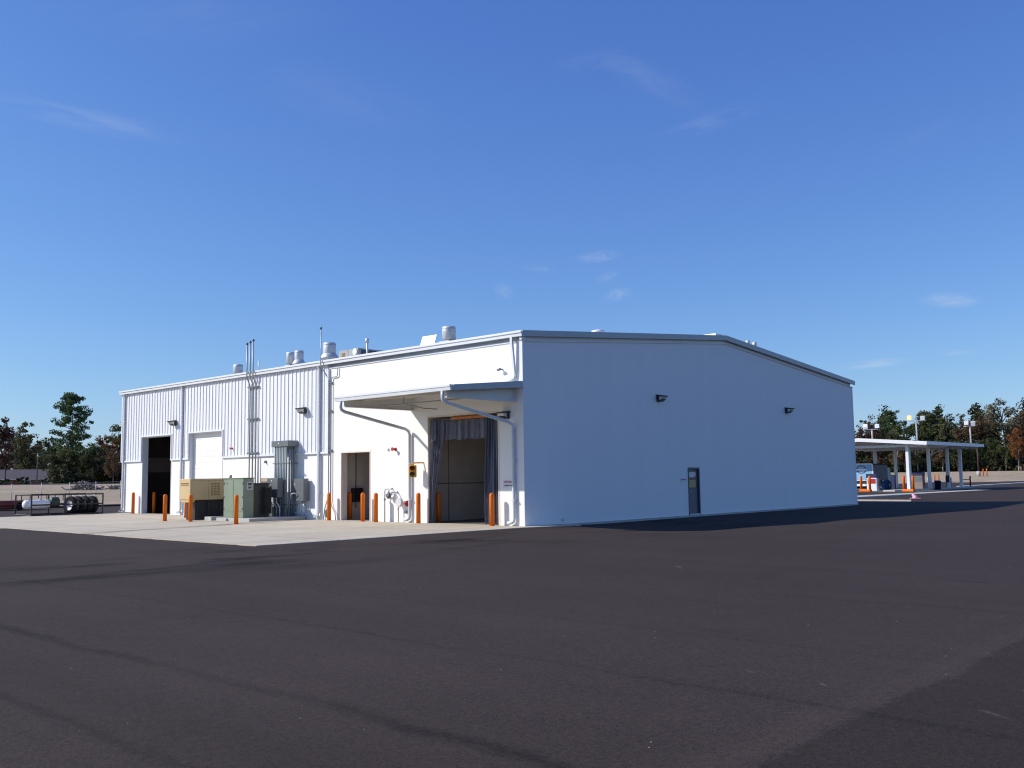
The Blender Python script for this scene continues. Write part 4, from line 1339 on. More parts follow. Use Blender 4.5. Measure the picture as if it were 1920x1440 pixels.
# ------------------------------------------------------------------ chain-link fences
def mesh_mat():
    m = bpy.data.materials.new('chain_link'); m.use_nodes = True
    n, l = m.node_tree.nodes, m.node_tree.links
    p = n['Principled BSDF']; p.inputs['Base Color'].default_value = (.42, .43, .44, 1); p.inputs['Metallic'].default_value = .4; p.inputs['Roughness'].default_value = .5
    t = n.new('ShaderNodeTexCoord'); s = n.new('ShaderNodeSeparateXYZ'); l.new(t.outputs['Object'], s.inputs[0])
    def mth(op, a, b=None):
        k = n.new('ShaderNodeMath'); k.operation = op
        for i, v in enumerate((a, b)):
            if v is None: continue
            if isinstance(v, (int, float)): k.inputs[i].default_value = v
            else: l.new(v, k.inputs[i])
        return k.outputs[0]
    a = mth('ABSOLUTE', mth('SUBTRACT', mth('FRACT', mth('MULTIPLY', mth('ADD', s.outputs[0], s.outputs[2]), 12.0)), .5))
    b = mth('ABSOLUTE', mth('SUBTRACT', mth('FRACT', mth('MULTIPLY', mth('SUBTRACT', s.outputs[0], s.outputs[2]), 12.0)), .5))
    k = mth('MAXIMUM', mth('LESS_THAN', a, .014), mth('LESS_THAN', b, .014))
    l.new(k, p.inputs['Alpha'])
    return m


CHAIN = mesh_mat()


def fence(p0, p1, n, h, label, zf=terrain):
    t = thing('chain_link_fence', label, 'fence', (p0[0], p0[1], 0), math.atan2(p1[1] - p0[1], p1[0] - p0[0]))
    Lf = math.hypot(p1[0] - p0[0], p1[1] - p0[1])
    def z(s): return zf(p0[0] + (p1[0] - p0[0]) * s, p0[1] + (p1[1] - p0[1]) * s)
    for i in range(n + 1):
        s = i / n
        MB().tube([(s * Lf, 0, z(s) - .2), (s * Lf, 0, z(s) + h)], .04, 6).build('post', 'fencepost', t)
    m, r = MB(), MB()
    for i in range(n):
        a, b = i / n, (i + 1) / n
        m.add([(a * Lf, 0, z(a)), (b * Lf, 0, z(b)), (b * Lf, 0, z(b) + h - .08), (a * Lf, 0, z(a) + h - .08)], [(0, 1, 2, 3)])
        r.tube([(a * Lf, 0, z(a) + h - .08), (b * Lf, 0, z(b) + h - .08)], .014, 5)
    m.build('wire_mesh', CHAIN, t, fix=False); r.build('top_rail', 'fencepost', t)
    return t


fence((-11.0, 60.2), (40.0, 80.0), 17, 1.72, 'galvanised chain link fence between the asphalt and the brown field')
fence((192.0, 30.0), (150.0 + 80, 46.0), 15, 1.6, 'row of pale fence posts along the far right field edge')

# ------------------------------------------------------------------ house, utility pole, brush pile
hs = thing('house', 'low brick house with a dark hipped shingle roof beyond the fence', 'house', (62.5, 212.0, .45), math.radians(-32.5))
MB().bbox(-10.5, 9.3, -4.5, 4.5, 0, 2.35, .01).build('wall', 'brick', hs)
def hip(x0, x1, y0, y1, z0, z1):
    i = (y1 - y0) / 2
    m = MB(); ym = (y0 + y1) / 2
    m.add([(x0, y0, z0), (x1, y0, z0), (x1, y1, z0), (x0, y1, z0), (x0 + i, ym, z1), (x1 - i, ym, z1)], [(0, 1, 5, 4), (1, 2, 5), (2, 3, 4, 5), (3, 0, 4), (3, 2, 1, 0)])
    return m
hip(-11.2, 10, -5.2, 5.2, 2.36, 4.6).build('roof', 'shingle', hs)
MB().box(-11.25, 10.05, -5.25, -5.15, 2.22, 2.36).build('fascia', 'trim', hs)
for xx in (-8, -4.2, 1, 5.4):
    w_ = MB().box(xx - .7, xx + .7, -4.55, -4.50, .8, 2.0).build('window', 'trim', hs)
    MB().box(xx - .6, xx + .6, -4.58, -4.551, .9, 1.9).build('pane', 'pane', w_)
MB().bbox(-1.9, -.9, -4.56, -4.51, .0, 2.05).build('door', 'darkred', hs)
MB().prism([(-12.6, 2.4), (-8.6, 2.4), (-10.6, 3.6)], 'Y', -6.2, -5.26).build('gable_end', 'trim', hs)
up = thing('utility_pole', 'thin dark utility pole with pale crossarm in front of the house', 'utility pole', (33.6, 131.1, terrain(33.6, 131.1)))
MB().tube([(0, 0, -.3), (0, 0, 4.9)], [.11, .08], 8).build('pole', 'wood', up)
MB().rbar([(-.75, .45, 4.72), (.75, -.45, 4.78)], .07, .09).build('crossarm', 'debris', up)
MB().lathe([(.10, 0), (.14, .05), (.12, .3), (.03, .34)], (.0, -.1, 4.25), 10).build('lamp_head', 'polegrey', up)
bp = MB()
rb = random.Random(11)
for i in range(150):
    x, y = rb.gauss(0, .75), rb.gauss(0, .5)
    z = max(.0, .9 * math.exp(-(x * x / .9 + y * y / .6)) * rb.uniform(.3, 1.0))
    a, e = rb.uniform(0, 6.28), rb.uniform(-.3, .6); l_ = rb.uniform(.3, .9)
    bp.tube([(x, y, z), (x + l_ * math.cos(a) * math.cos(e), y + l_ * math.sin(a) * math.cos(e), z + l_ * math.sin(e))], rb.uniform(.03, .08), 5)
tag(bp.build('brush_pile', 'debris', None, (24.2, 92.4, terrain(24.2, 92.4) - .05)), 'grey heap of cut branches in the brown field beyond the fence', 'brush pile')
bp2 = MB()
for i in range(50):
    x, y = rb.gauss(0, .8), rb.gauss(0, .4); a = rb.uniform(0, 6.28); l_ = rb.uniform(.3, .8); z = rb.uniform(0, .3)
    bp2.tube([(x, y, z), (x + l_ * math.cos(a), y + l_ * math.sin(a), z + rb.uniform(0, .3))], rb.uniform(.03, .07), 5)
tag(bp2.build('brush_pile', 'debris', None, (27.3, 91.2, terrain(27.3, 91.2) - .05)), 'low scatter of branches right of the big brush heap', 'brush pile')

# ------------------------------------------------------------------ fuel canopy
FX0, FX1, FY0, FYR, FY1 = 65.6, 82.0, 9.27, 15.6, 21.9
ZE, ZR = 4.52, 5.03
fc = thing('fuel_canopy', 'white flat-pitched fuel canopy on square columns behind the warehouse', 'canopy', (0, 0, 0))
MB().prism([(FY0, ZE - .10), (FYR, ZR - .10), (FY1, ZE - .10), (FY1, ZE), (FYR, ZR), (FY0, ZE)], 'X', FX0, FX1).build('roof', 'canopywhite', fc)
MB().prism([(FY0 - .05, ZE - .30), (FYR, ZR - .30), (FY1 + .05, ZE - .30), (FY1 + .05, ZE + .03), (FYR, ZR + .03), (FY0 - .05, ZE + .03)], 'X', FX0 - .08, FX0).build('fascia', 'canopywhite', fc)
MB().box(FX0 - .08, FX1 + .08, FY0 - .13, FY0 - .051, ZE - .28, ZE + .04).build('gutter', 'canopywhite', fc)
MB().prism([(FY0 + .05, ZE - .16), (FYR, ZR - .16), (FY1 - .05, ZE - .16), (FY1 - .05, ZE - .11), (FYR, ZR - .11), (FY0 + .05, ZE - .11)], 'X', FX0 + .02, FX1 - .02).build('soffit', 'canopygrey', fc)
CX = (66.5, 71.9, 77.2, 81.1)
for cx in CX:
    for cy in (11.3, 16.6):
        zt = ZE - .16 + (ZR - ZE) * (cy - FY0) / (FYR - FY0) - .02 if cy < FYR else ZR - .2
        MB().bbox(cx - .14, cx + .14, cy - .14, cy + .14, 0, zt, .015).build('column', 'canopywhite', fc)
bmx = MB()
for cx in CX: bmx.box(cx - .09, cx + .09, FY0 + .3, FY1 - .3, ZE - .42, ZE - .2)
bmx.box(FX0 + .1, FX1 - .1, 11.2, 11.4, ZE - .19, ZE - .02)
bmx.tube([(71.9, 11.3, 3.3), (77.0, 11.3, 4.2)], .05, 6)
bmx.split('beam', 'canopygrey', fc)
for (lx, ly) in ((67.6, 13.6), (70.2, 12.2), (69.2, 15.2)):
    MB().lathe([(.22, ZE - .06), (.22, ZE + .02), (.16, ZE + .06)], (lx, ly, -.03), 12).build('ceiling_light', 'lens', fc)
structure(MB().prism([(60.5, 8.8), (86.5, 8.8), (86.5, 22.5), (60.5, 22.5)], 'Z', -.2, -.005).build('canopy_pavement', mat('dark_concrete', (.13, .125, .12), .85, var=.2, vscale=.8)))
isl = MB()
isl.bbox(61.6, 83.5, 10.75, 11.85, -.02, .14, .03)
structure(isl.build('fuel_island', 'slab'))
structure(MB().bbox(61.6, 83.5, 16.05, 17.15, -.02, .14, .03).build('fuel_island', 'slab'))

def guard(loc, label):
    t = thing('island_guard', label, 'guard', loc, math.radians(-20), 'orange guards at the ends of the fuel islands')
    MB().bbox(-.16, .16, -.62, .62, 0, .22, .04).build('base', 'orange', t)
    for yy in (-.50, .50):
        MB().lathe([(.11, .2), (.11, 1.35), (.07, 1.43), (.01, 1.45)], (0, yy, 0), 14).build('post', 'orange', t)
    return t
guard((61.3, 13.3, 0), 'orange guard with two posts at the left fuel island, beside the blue truck')
guard((61.4, 9.45, 0), 'orange guard with two posts in front of the bright canopy column')

def dispenser(loc, body, panel, label):
    t = thing('fuel_dispenser', label, 'fuel pump', loc, 0, 'fuel pumps under the canopy')
    MB().bbox(-.30, .30, -.48, .48, 0, 1.25, .03).build('body', body, t)
    MB().bbox(-.33, .33, -.52, .52, 1.25, 1.62, .03).build('head', 'navy', t)
    MB().box(-.315, -.302, -.38, .38, .70, 1.15).build('panel', panel, t)
    for yy in (-.54, .54):
        MB().tube([(-.05, yy, 1.35), (-.15, yy * 1.08, 1.1), (-.18, yy * 1.12, .5), (-.08, yy * 1.1, .25), (.0, yy * 1.02, .6), (.0, yy, .85)], .03, 6).build('hose', 'black', t)
        MB().bbox(-.06, .06, yy - .03, yy + .03, .8, 1.05).build('nozzle', 'plastic', t)
    return t
dispenser((64.6, 13.95, .0), 'plastic', 'red', 'white and red fuel pump right behind the left orange guard')
dispenser((69.0, 11.3, .14), 'innerdark2', 'grey', 'dark topped fuel pump behind the bright canopy column')
dispenser((69.6, 16.5, .14), 'grey', 'plastic', 'grey fuel pump at the foot of the second column beside the blue bin')

tk2 = thing('delivery_truck', 'pale blue truck with white edged rear and oval emblem under the canopy', 'truck', (68.3, 15.55, 0))
def rrect(w, z0, z1, r, n=5):
    p = [(-w, z0), (w, z0)]
    for cx, cz, a0 in ((w - r, z1 - r, 0), (-w + r, z1 - r, 90)):
        for i in range(n + 1):
            a = math.radians(a0 + 90 * i / n); p.append((cx + r * math.cos(a), cz + r * math.sin(a)))
    return p
MB().prism([(u + 1.0, v) for u, v in rrect(1.15, .95, 2.62, .22)], 'X', 0, 3.6).build('cargo_body', 'navy', tk2)
MB().prism([(u + 1.0, v) for u, v in rrect(1.17, .93, 2.64, .23)], 'X', -.03, .0).build('rear_frame', 'plastic', tk2)
pnl = MB().prism([(u + 1.0, v) for u, v in rrect(1.06, 1.0, 2.54, .16)], 'X', -.045, -.031).build('rear_panel', 'skyblue', tk2)
def oval(a, b, cy, cz, n=24): return [(cy + a * math.cos(2 * math.pi * i / n), cz + b * math.sin(2 * math.pi * i / n)) for i in range(n)]
em = MB().prism(oval(.50, .40, 1.0, 2.05), 'X', -.056, -.0455).build('emblem', 'navy', pnl)
MB().prism(oval(.41, .32, 1.0, 2.05), 'X', -.062, -.0565).build('emblem_field', 'skyblue', em)
MB().box(-.068, -.0625, .44, 1.5, 1.95, 2.10).build('emblem_band', 'plastic', em)
MB().bbox(.05, 3.5, .05, 1.95, .45, .94, .02).build('chassis', 'black', tk2)
MB().bbox(-.12, .04, -.1, 2.1, .40, .62, .02).build('bumper', 'plastic', tk2)
for yy in (.15, 1.7): MB().box(-.03, .05, yy, yy + .25, .68, .86).build('tail_light', 'red', tk2)
for (wx, wy) in ((.8, .12), (.8, 1.88), (4.4, .12), (4.4, 1.88)):
    w_ = MB().lathe([(.2, -.13), (.40, -.14), (.44, -.08), (.44, .08), (.40, .14), (.2, .13), (.2, -.13)], (wx, wy, .44), 18, 'Y').build('wheel', 'rubber', tk2)
    MB().lathe([(.03, -.09), (.2, -.10), (.2, .10), (.03, .09)], (wx, wy, .44), 14, 'Y').build('rim', 'plastic', w_)
MB().prism([(3.7, .5), (5.3, .5), (5.3, 1.3), (4.9, 1.45), (4.55, 2.2), (3.7, 2.25)], 'Y', .0, 2.0).build('cab', 'skyblue', tk2)

def bin_(loc, r, h, mtl, label):
    t = thing('waste_bin', label, 'bin', loc)
    MB().lathe([(r * .88, 0), (r, h * .9), (r * 1.04, h * .9), (r * 1.04, h * .94)], n=16).build('body', mtl, t)
    MB().lathe([(r * 1.06, h * .93), (r * 1.06, h * .97), (r * .6, h * 1.04), (r * .1, h * 1.05)], n=16).build('lid', 'black', t)
    return t
bin_((69.2, 14.6, 0), .38, 1.0, 'blue', 'blue waste bin beside the second canopy column')
bin_((71.6, 10.45, 0), .30, .86, 'navy', 'dark waste bin right of the third canopy column')
bin_((74.6, 13.6, 0), .22, .95, 'blue', 'slim white and blue bin beside the grey domed cabinet')
ps = thing('pay_pedestal', 'dark grey upright card pedestal between the two orange guards', 'pedestal', (69.1, 13.75, 0))
MB().bbox(-.17, .17, -.17, .17, 0, 1.30, .02).build('post', 'navy', ps)
MB().bbox(-.20, .20, -.20, .20, 1.30, 1.48, .03).build('cap', 'grey', ps)
gd = thing('air_cabinet', 'grey round topped service cabinet with a dark knob right of the bright column', 'cabinet', (71.4, 12.35, .14))
MB().lathe([(.30, 0), (.30, .75), (.26, .98), (.16, 1.12), (.05, 1.16)], n=16).build('body', 'gutter', gd)
MB().lathe([(.05, 1.14), (.09, 1.18), (.09, 1.27), (.03, 1.31)], n=10).build('knob', 'ink', gd)
tb = thing('service_cabinet', 'teal service cabinet with pale lid beside the third canopy column', 'cabinet', (78.0, 11.55, .14))
MB().bbox(-.2, .2, -.24, .24, 0, .92, .02).build('body', 'teal', tb)
MB().bbox(-.22, .22, -.26, .26, .92, 1.0, .02).build('lid', 'plastic', tb)
MB().tube([(0, .2, 1.0), (0, .22, 1.7)], .02, 6).build('antenna', 'galvdull', tb)
ex = thing('extinguisher_box', 'dark red box hung on the third canopy column', 'box', (77.05, 11.3, 1.0))
MB().bbox(-.16, -.0, -.17, .17, -.35, .35, .02).build('case', 'darkred', ex)
MB().box(-.17, -.161, -.1, .1, -.2, .2).build('window_pane', 'pane', ex)
hp = thing('hoop_barrier', 'dark red hoop barrier by the last canopy column', 'barrier', (84.4, 11.9, 0))
MB().tube([(0, .45, 0), (0, .45, 1.22)], .08, 10).build('post', 'darkred', hp)
MB().tube([(0, -.45, 0), (0, -.45, 1.22)], .08, 10).build('post', 'darkred', hp)
MB().tube([(0, .45, .85), (0, -.45, .85)], .04, 8).build('rail', 'darkred', hp)
cn = thing('traffic_cone', 'faded pink traffic cone slumped flat on the asphalt before the fuel canopy', 'traffic cone', (40.1, 1.1, -.03), math.radians(25))
cm = MB()
cm.tube([(0, 0, .03), (0, .02, .10), (.0, .06, .18), (.0, .13, .24), (.0, .20, .27)], [.20, .17, .12, .07, .035], 16)
cm.build('cone_body', 'pink', cn)
MB().bbox(-.30, .30, -.32, .32, 0, .035, .015).build('base', 'pink', cn)
MB().tube([(.0, .085, .205), (.0, .12, .235)], [.105, .085], 16).build('collar', 'plastic', cn)

# ------------------------------------------------------------------ light poles
def lamp_pole(loc, h, heads, label, rz=0):
    t = thing('light_pole', label, 'light pole', loc, rz, 'floodlights standing on the fuel canopy roof')
    MB().tube([(0, 0, 0), (0, 0, h)], [.08, .07], 10).build('pole', 'polegrey', t)
    MB().bbox(-.2, .2, -.2, .2, -.06, .05, .01).build('base_plate', 'polegrey', t)
    MB().tube([(0, -.62, h - .05), (0, .62, h - .05)], .04, 8).build('crossarm', 'polegrey', t)
    for yy, lit, tilt in heads:
        hd_ = MB()
        c, s = math.cos(tilt), math.sin(tilt)
        def rot(x, z): return (c * x - s * z, s * x + c * z)
        p = [rot(x, z) for x, z in ((-.20, -.22), (.20, -.14), (.20, .14), (-.20, .22))]
        hd_.prism([(u, v + h + .25) for u, v in p], 'Y', yy - .21, yy + .21)
        b = hd_.build('floodlight', 'canopywhite', t)
        q = [rot(x, z) for x, z in ((-.225, -.20), (-.205, -.20), (-.205, .20), (-.225, .20))]
        MB().prism([(u, v + h + .25) for u, v in q], 'Y', yy - .19, yy + .19).build('lens', 'lamp' if lit else 'plastic', b)
    return t


def pz(px, d):
    """point on the plan at bearing px (photo column) and distance d from the camera"""
    a = YAW - math.atan((px - 960) / 1800.06)
    return CAM[0] + d * math.cos(a), CAM[1] + d * math.sin(a)


def zat(px, py, d):
    """height above datum of a point seen at photo row py, column px, distance d"""
    hz_ = 924 - 0.01278 * (px + 1014)
    return CAM[2] + (hz_ - py) * d / 1800.0 * math.cos(math.atan((px - 960) / 1800.0))


def canopy_roof_z(y):
    return ZR - (ZR - ZE) * abs(y - FYR) / (FYR - FY0)


for px_, d_, zt_, hd_, lb_ in (
        (1633.5, 107, 805, ((.62, False, -.5), (-.52, False, -.1)), 'floodlight pole nearest the warehouse corner, two unlit heads'),
        (1717.0, 106, 789, ((.62, True, -.15), (-.62, False, .35)), 'floodlight pole with one lamp glowing orange'),
        (1817.5, 112, 799, ((.34, False, -.2), (-.30, False, .45)), 'floodlight pole near the right end of the canopy, two unlit heads')):
    x_, y_ = pz(px_, d_); z_ = canopy_roof_z(y_)
    lamp_pole((x_, y_, z_), zat(px_, zt_, d_) - z_ - .2, hd_, lb_, .3)


def brown_pole(loc, label):
    t = thing('light_pole', label, 'light pole', loc, 0, 'brown poles along the far kerb')
    MB().tube([(0, 0, 0), (0, 0, 6.6)], [.17, .11], 10).build('pole', 'polebrown', t)
    MB().lathe([(.36, 0), (.36, .85), (.32, .9)], n=14).build('footing', 'slab', t)
    MB().bbox(-.5, .15, -.2, .2, 6.5, 6.7, .02).build('lamp_head', 'polebrown', t)
    return t
def kerb_hit(px, off):
    a = YAW - math.atan((px - 960) / 1800.06)
    t = math.tan(a)
    x = (28.1 - .0725 * 84 + off - CAM[1] + t * CAM[0]) / (t - .0725)
    return x, 28.1 + (x - 84) * .0725 + off


for (px_, z, lb) in ((1736, 0, 'brown pole on a pale footing seen between the canopy columns'), (1828.5, 0, 'brown pole on a pale footing just right of the canopy'), (1906, 0, 'brown pole on a pale footing at the right edge by the orange tree')):
    x, y = kerb_hit(px_, 1.6)
    zz = terrain(x, y)
    brown_pole((x, y, zz), lb)
    for j in range(2):
        o = dup(B0, (x + .25 + j * .2, y - .75 - j * .55, terrain(x, y)), label='%s orange post beside the %s' % (('left', 'right')[j], {1736: 'brown pole behind the canopy columns', 1828.5: 'brown pole just right of the canopy', 1906: 'brown pole at the right edge'}[px_]))
        o.scale = (1.2, 1.2, 1.15); o['group'] = 'orange posts beside the brown poles'

# ------------------------------------------------------------------ trees
def leaf_quads(centers, radii, counts, size, rng, flat=1.0):
    V = []
    for c, r, k in zip(centers, radii, counts):
        d = rng.normal(size=(k, 3)); d /= np.linalg.norm(d, axis=1)[:, None] + 1e-9
        rad = rng.random(k) ** .45
        p = d * rad[:, None] * np.array([r, r, r * flat]) + np.array(c)
        V.append(p)
    P = np.concatenate(V)
    n = len(P)
    nrm = rng.normal(size=(n, 3)); nrm[:, 2] += .4
    nrm /= np.linalg.norm(nrm, axis=1)[:, None]
    a = np.cross(nrm, rng.normal(size=(n, 3))); a /= np.linalg.norm(a, axis=1)[:, None] + 1e-9
    b = np.cross(nrm, a)
    s = size * rng.uniform(.55, 1.25, n)[:, None]
    q = np.stack([P - a * s * .5 - b * s * .32, P + a * s * .5 - b * s * .25, P + a * s * .4 + b * s * .35, P - a * s * .45 + b * s * .28], 1)
    return q.reshape(-1, 3)


def mesh_from_quads(name, q, m):
    me = bpy.data.meshes.new(name)
    n = len(q) // 4
    me.vertices.add(len(q)); me.vertices.foreach_set('co', q.astype(np.float32).ravel())
    me.loops.add(n * 4); me.loops.foreach_set('vertex_index', np.arange(n * 4, dtype=np.int32))
    me.polygons.add(n); me.polygons.foreach_set('loop_start', np.arange(0, n * 4, 4, dtype=np.int32))
    me.polygons.foreach_set('loop_total', np.full(n, 4, dtype=np.int32))
    me.materials.append(m); me.update(calc_edges=True)
    return me


def make_tree(kind, H, seed):
    """returns (trunk mesh, list of cluster centres, radii, counts, leaf size, flatness)"""
    rng = np.random.default_rng(seed); rd = random.Random(seed)
    tr = MB(); C, R, K = [], [], []
    if kind == 'pine':
        lean = [(0, 0, 0)]
        x = y = 0
        for i in range(1, 9):
            x += rd.gauss(0, .12); y += rd.gauss(0, .12); lean.append((x, y, H * i / 8 * .97))
        tr.tube(lean, [H * .017 * (1 - .85 * i / 8) for i in range(9)], 7)
        nb = 62
        for i in range(nb):
            t = .36 + .62 * (i / nb)
            z = H * t
            px, py = np.interp(z, [l[2] for l in lean], [l[0] for l in lean]), np.interp(z, [l[2] for l in lean], [l[1] for l in lean])
            prof_ = np.interp(t, [.34, .45, .6, .75, .9, 1.0], [.15, .23, .235, .20, .175, .07])
            ln_ = H * prof_ * rd.uniform(.55, 1.2)
            a = i * 2.4 + rd.uniform(-.5, .5)
            e = rd.uniform(-.35, .55)
            tip = (px + ln_ * math.cos(a), py + ln_ * math.sin(a), z + ln_ * math.sin(e) * .6)
            mid = (px + ln_ * .5 * math.cos(a), py + ln_ * .5 * math.sin(a), z + ln_ * .1)
            tr.tube([(px, py, z), mid, tip], [H * .004, H * .0028, H * .001], 5)
            for s_ in (1.0, .72, .46):
                if s_ < .9 and rd.random() < .3: continue
                C.append((px + (tip[0] - px) * s_ + rd.gauss(0, .25), py + (tip[1] - py) * s_ + rd.gauss(0, .25), z + (tip[2] - z) * s_ + rd.uniform(.0, .4)))
                R.append(H * rd.uniform(.04, .066)); K.append(int(60))
        for i in range(7):
            C.append((x + rd.gauss(0, H * .035), y + rd.gauss(0, H * .035), H * rd.uniform(.93, 1.0))); R.append(H * .05); K.append(60)
        return tr, C, R, K, .30, .55
    # broadleaf
    spread = {'round': .36, 'tall': .20, 'sparse': .26, 'shrub': .55}[kind]
    crown0 = {'round': .22, 'tall': .25, 'sparse': .30, 'shrub': .05}[kind]
    ncl = {'round': 130, 'tall': 80, 'sparse': 80, 'shrub': 70}[kind]
    kk = {'round': 46, 'tall': 40, 'sparse': 26, 'shrub': 42}[kind]
    x = y = 0
    main = [(0, 0, 0)]
    for i in range(1, 7):
        x += rd.gauss(0, H * .012); y += rd.gauss(0, H * .012); main.append((x, y, H * .86 * i / 6))
    tr.tube(main, [H * .018 * (1 - .8 * i / 6) for i in range(7)], 7)
    def base_at(z):
        return (np.interp(z, [l[2] for l in main], [l[0] for l in main]), np.interp(z, [l[2] for l in main], [l[1] for l in main]))
    nb = 16 if kind != 'shrub' else 8
    limbs = []
    for i in range(nb):
        t = rd.uniform(max(.12, crown0), .80); z = H * t * .86
        bx, by = base_at(z)
        a = i * 2.4 + rd.uniform(-.4, .4)
        e = rd.uniform(.45, 1.15)
        shape = math.sin(math.pi * min(1, max(.08, (t - crown0 + .12) / (1.12 - crown0)))) ** .7
        ln_ = H * spread * rd.uniform(.75, 1.25) * (.35 + .8 * shape)
        tip = (bx + ln_ * math.cos(a) * math.cos(e), by + ln_ * math.sin(a) * math.cos(e), min(H * .97, z + ln_ * math.sin(e)))
        mid = ((bx * 1.1 + tip[0] * .9) / 2, (by * 1.1 + tip[1] * .9) / 2, (z + tip[2]) / 2 + rd.uniform(0, .3))
        tr.tube([(bx, by, z), mid, tip], [H * .0075, H * .005, H * .002], 5)
        limbs.append(((bx, by, z), mid, tip))
        for j in range(2):
            a2 = a + rd.uniform(-1, 1); l2 = ln_ * rd.uniform(.3, .55)
            t2 = (mid[0] + l2 * math.cos(a2) * .8, mid[1] + l2 * math.sin(a2) * .8, mid[2] + l2 * .6)
            tr.tube([mid, t2], [H * .004, H * .0012], 4); limbs.append((mid, mid, t2))
    for i in range(ncl):
        b_, m_, t_ = limbs[rd.randrange(len(limbs))]
        s_ = rd.uniform(.35, 1.08)
        c = [b_[k] + (t_[k] - b_[k]) * s_ + rd.gauss(0, H * .022) for k in range(3)]
        c[2] = min(max(c[2], H * crown0), H * 1.0)
        C.append(tuple(c)); R.append(H * rd.uniform(.035, .085) * (1.15 if kind in ('round', 'shrub') else .85)); K.append(int(kk * rd.uniform(.5, 1.4)))
    for i in range(5):
        C.append((x + rd.gauss(0, H * .05), y + rd.gauss(0, H * .05), H * rd.uniform(.86, .98))); R.append(H * rd.uniform(.035, .06)); K.append(kk)
    return tr, C, R, K, .42 if kind != 'shrub' else .34, .8


PROTO = {}


def proto(kind, seed):
    if (kind, seed) not in PROTO:
        H = 16.0 if kind != 'shrub' else 6.0
        tr, C, R, K, sz, fl = make_tree(kind, H, seed)
        me_t = bpy.data.meshes.new('trunk'); me_t.from_pydata([tuple(v) for v in tr.v], [], tr.f)
        me_t.polygons.foreach_set('use_smooth', tr.sm); me_t.update()
        q = leaf_quads(C, R, K, sz, np.random.default_rng(seed + 99), fl)
        PROTO[(kind, seed)] = (H, me_t, q)
    return PROTO[(kind, seed)]


CROWN = {}


def tree(name, kind, seed, leaf, loc, H, label, rz=0, bark='wood', wide=1.0, group=None):
    h0, me_t, q = proto(kind, seed)
    key = (kind, seed, leaf)
    if key not in CROWN:
        CROWN[key] = mesh_from_quads('crown', q, LEAF[leaf])
        me2 = me_t.copy(); me2.materials.append(MT[bark]); PROTO[key] = me2
    t = thing(name, label, 'tree' if 'shrub' not in name else 'shrub', loc, rz, group)
    s = H / h0
    t.scale = (s * wide, s * wide, s)
    for nm, me in (('trunk', PROTO[key]), ('crown', CROWN[key])):
        o = bpy.data.objects.new(nm, me); COL.objects.link(o); o.parent = t
    return t


GL, GR = 'trees beyond the brown field on the left', 'trees beyond the fuel canopy on the right'
rt = random.Random(3)


LEFT = [  # name, kind, seed, leaf, px, top row, distance, width, label
    ('maple_tree', 'tall', 4, 'maroon', -3, 781, 222, 1.1, 'maroon leaved tree cut by the left edge of the photo'),
    ('bare_tree', 'sparse', 2, 'maroon', 14, 797, 240, .7, 'thin purplish tree second from the left edge'),
    ('bare_tree', 'sparse', 3, 'grey', 28, 803, 284, .6, 'pale sparse tree behind the left part of the house roof'),
    ('young_tree', 'tall', 12, 'grey', 41, 797, 284, .75, 'slim grey green tree above the middle of the house roof'),
    ('young_tree', 'tall', 5, 'olive', 56, 796, 282, .9, 'pointed olive tree above the house, left of the utility pole'),
    ('oak_tree', 'round', 6, 'maroon', 24, 842, 290, 1.2, 'low maroon tree just above the house roof'),
    ('oak_tree', 'round', 7, 'brown', 62, 836, 288, 1.3, 'brown tree behind the utility pole crossarm'),
    ('oak_tree', 'round', 8, 'oak', 96, 824, 236, .95, 'round dark green tree left of the tall pine'),
    ('pine_tree', 'pine', 11, 'pine', 133, 744, 228, .78, 'tall pine standing high above the other trees left of the warehouse'),
    ('oak_tree', 'round', 9, 'olive', 122, 838, 216, 1.1, 'dark olive tree at the foot of the tall pine'),
    ('oak_tree', 'round', 6, 'oak', 150, 832, 214, 1.2, 'dense dark tree under the right side of the tall pine'),
    ('oak_tree', 'round', 1, 'oak', 172, 846, 212, 1.2, 'dark bushy tree right of the pine foot'),
    ('maple_tree', 'round', 8, 'rust', 196, 820, 218, .85, 'rust orange tree between the pine and the warehouse'),
    ('young_tree', 'tall', 12, 'olive', 217, 794, 244, 1.2, 'green tree rising beside the warehouse left corner'),
    ('maple_tree', 'round', 7, 'brown', 213, 842, 206, .8, 'brown tree touching the warehouse left corner'),
    ('maple_tree', 'round', 9, 'maroon', -22, 790, 228, 1.0, 'maroon tree outside the left edge'),
]
for nm, kd, sd, lf, px, top, d, w, lb in LEFT:
    if px < -10: continue
    x, y = pz(px, d); zb = terrain(x, y)
    tree(nm, kd, sd, lf, (x, y, zb), zat(px, top, d) - zb, lb, rt.uniform(0, 6.28), 'wood', w, GL)

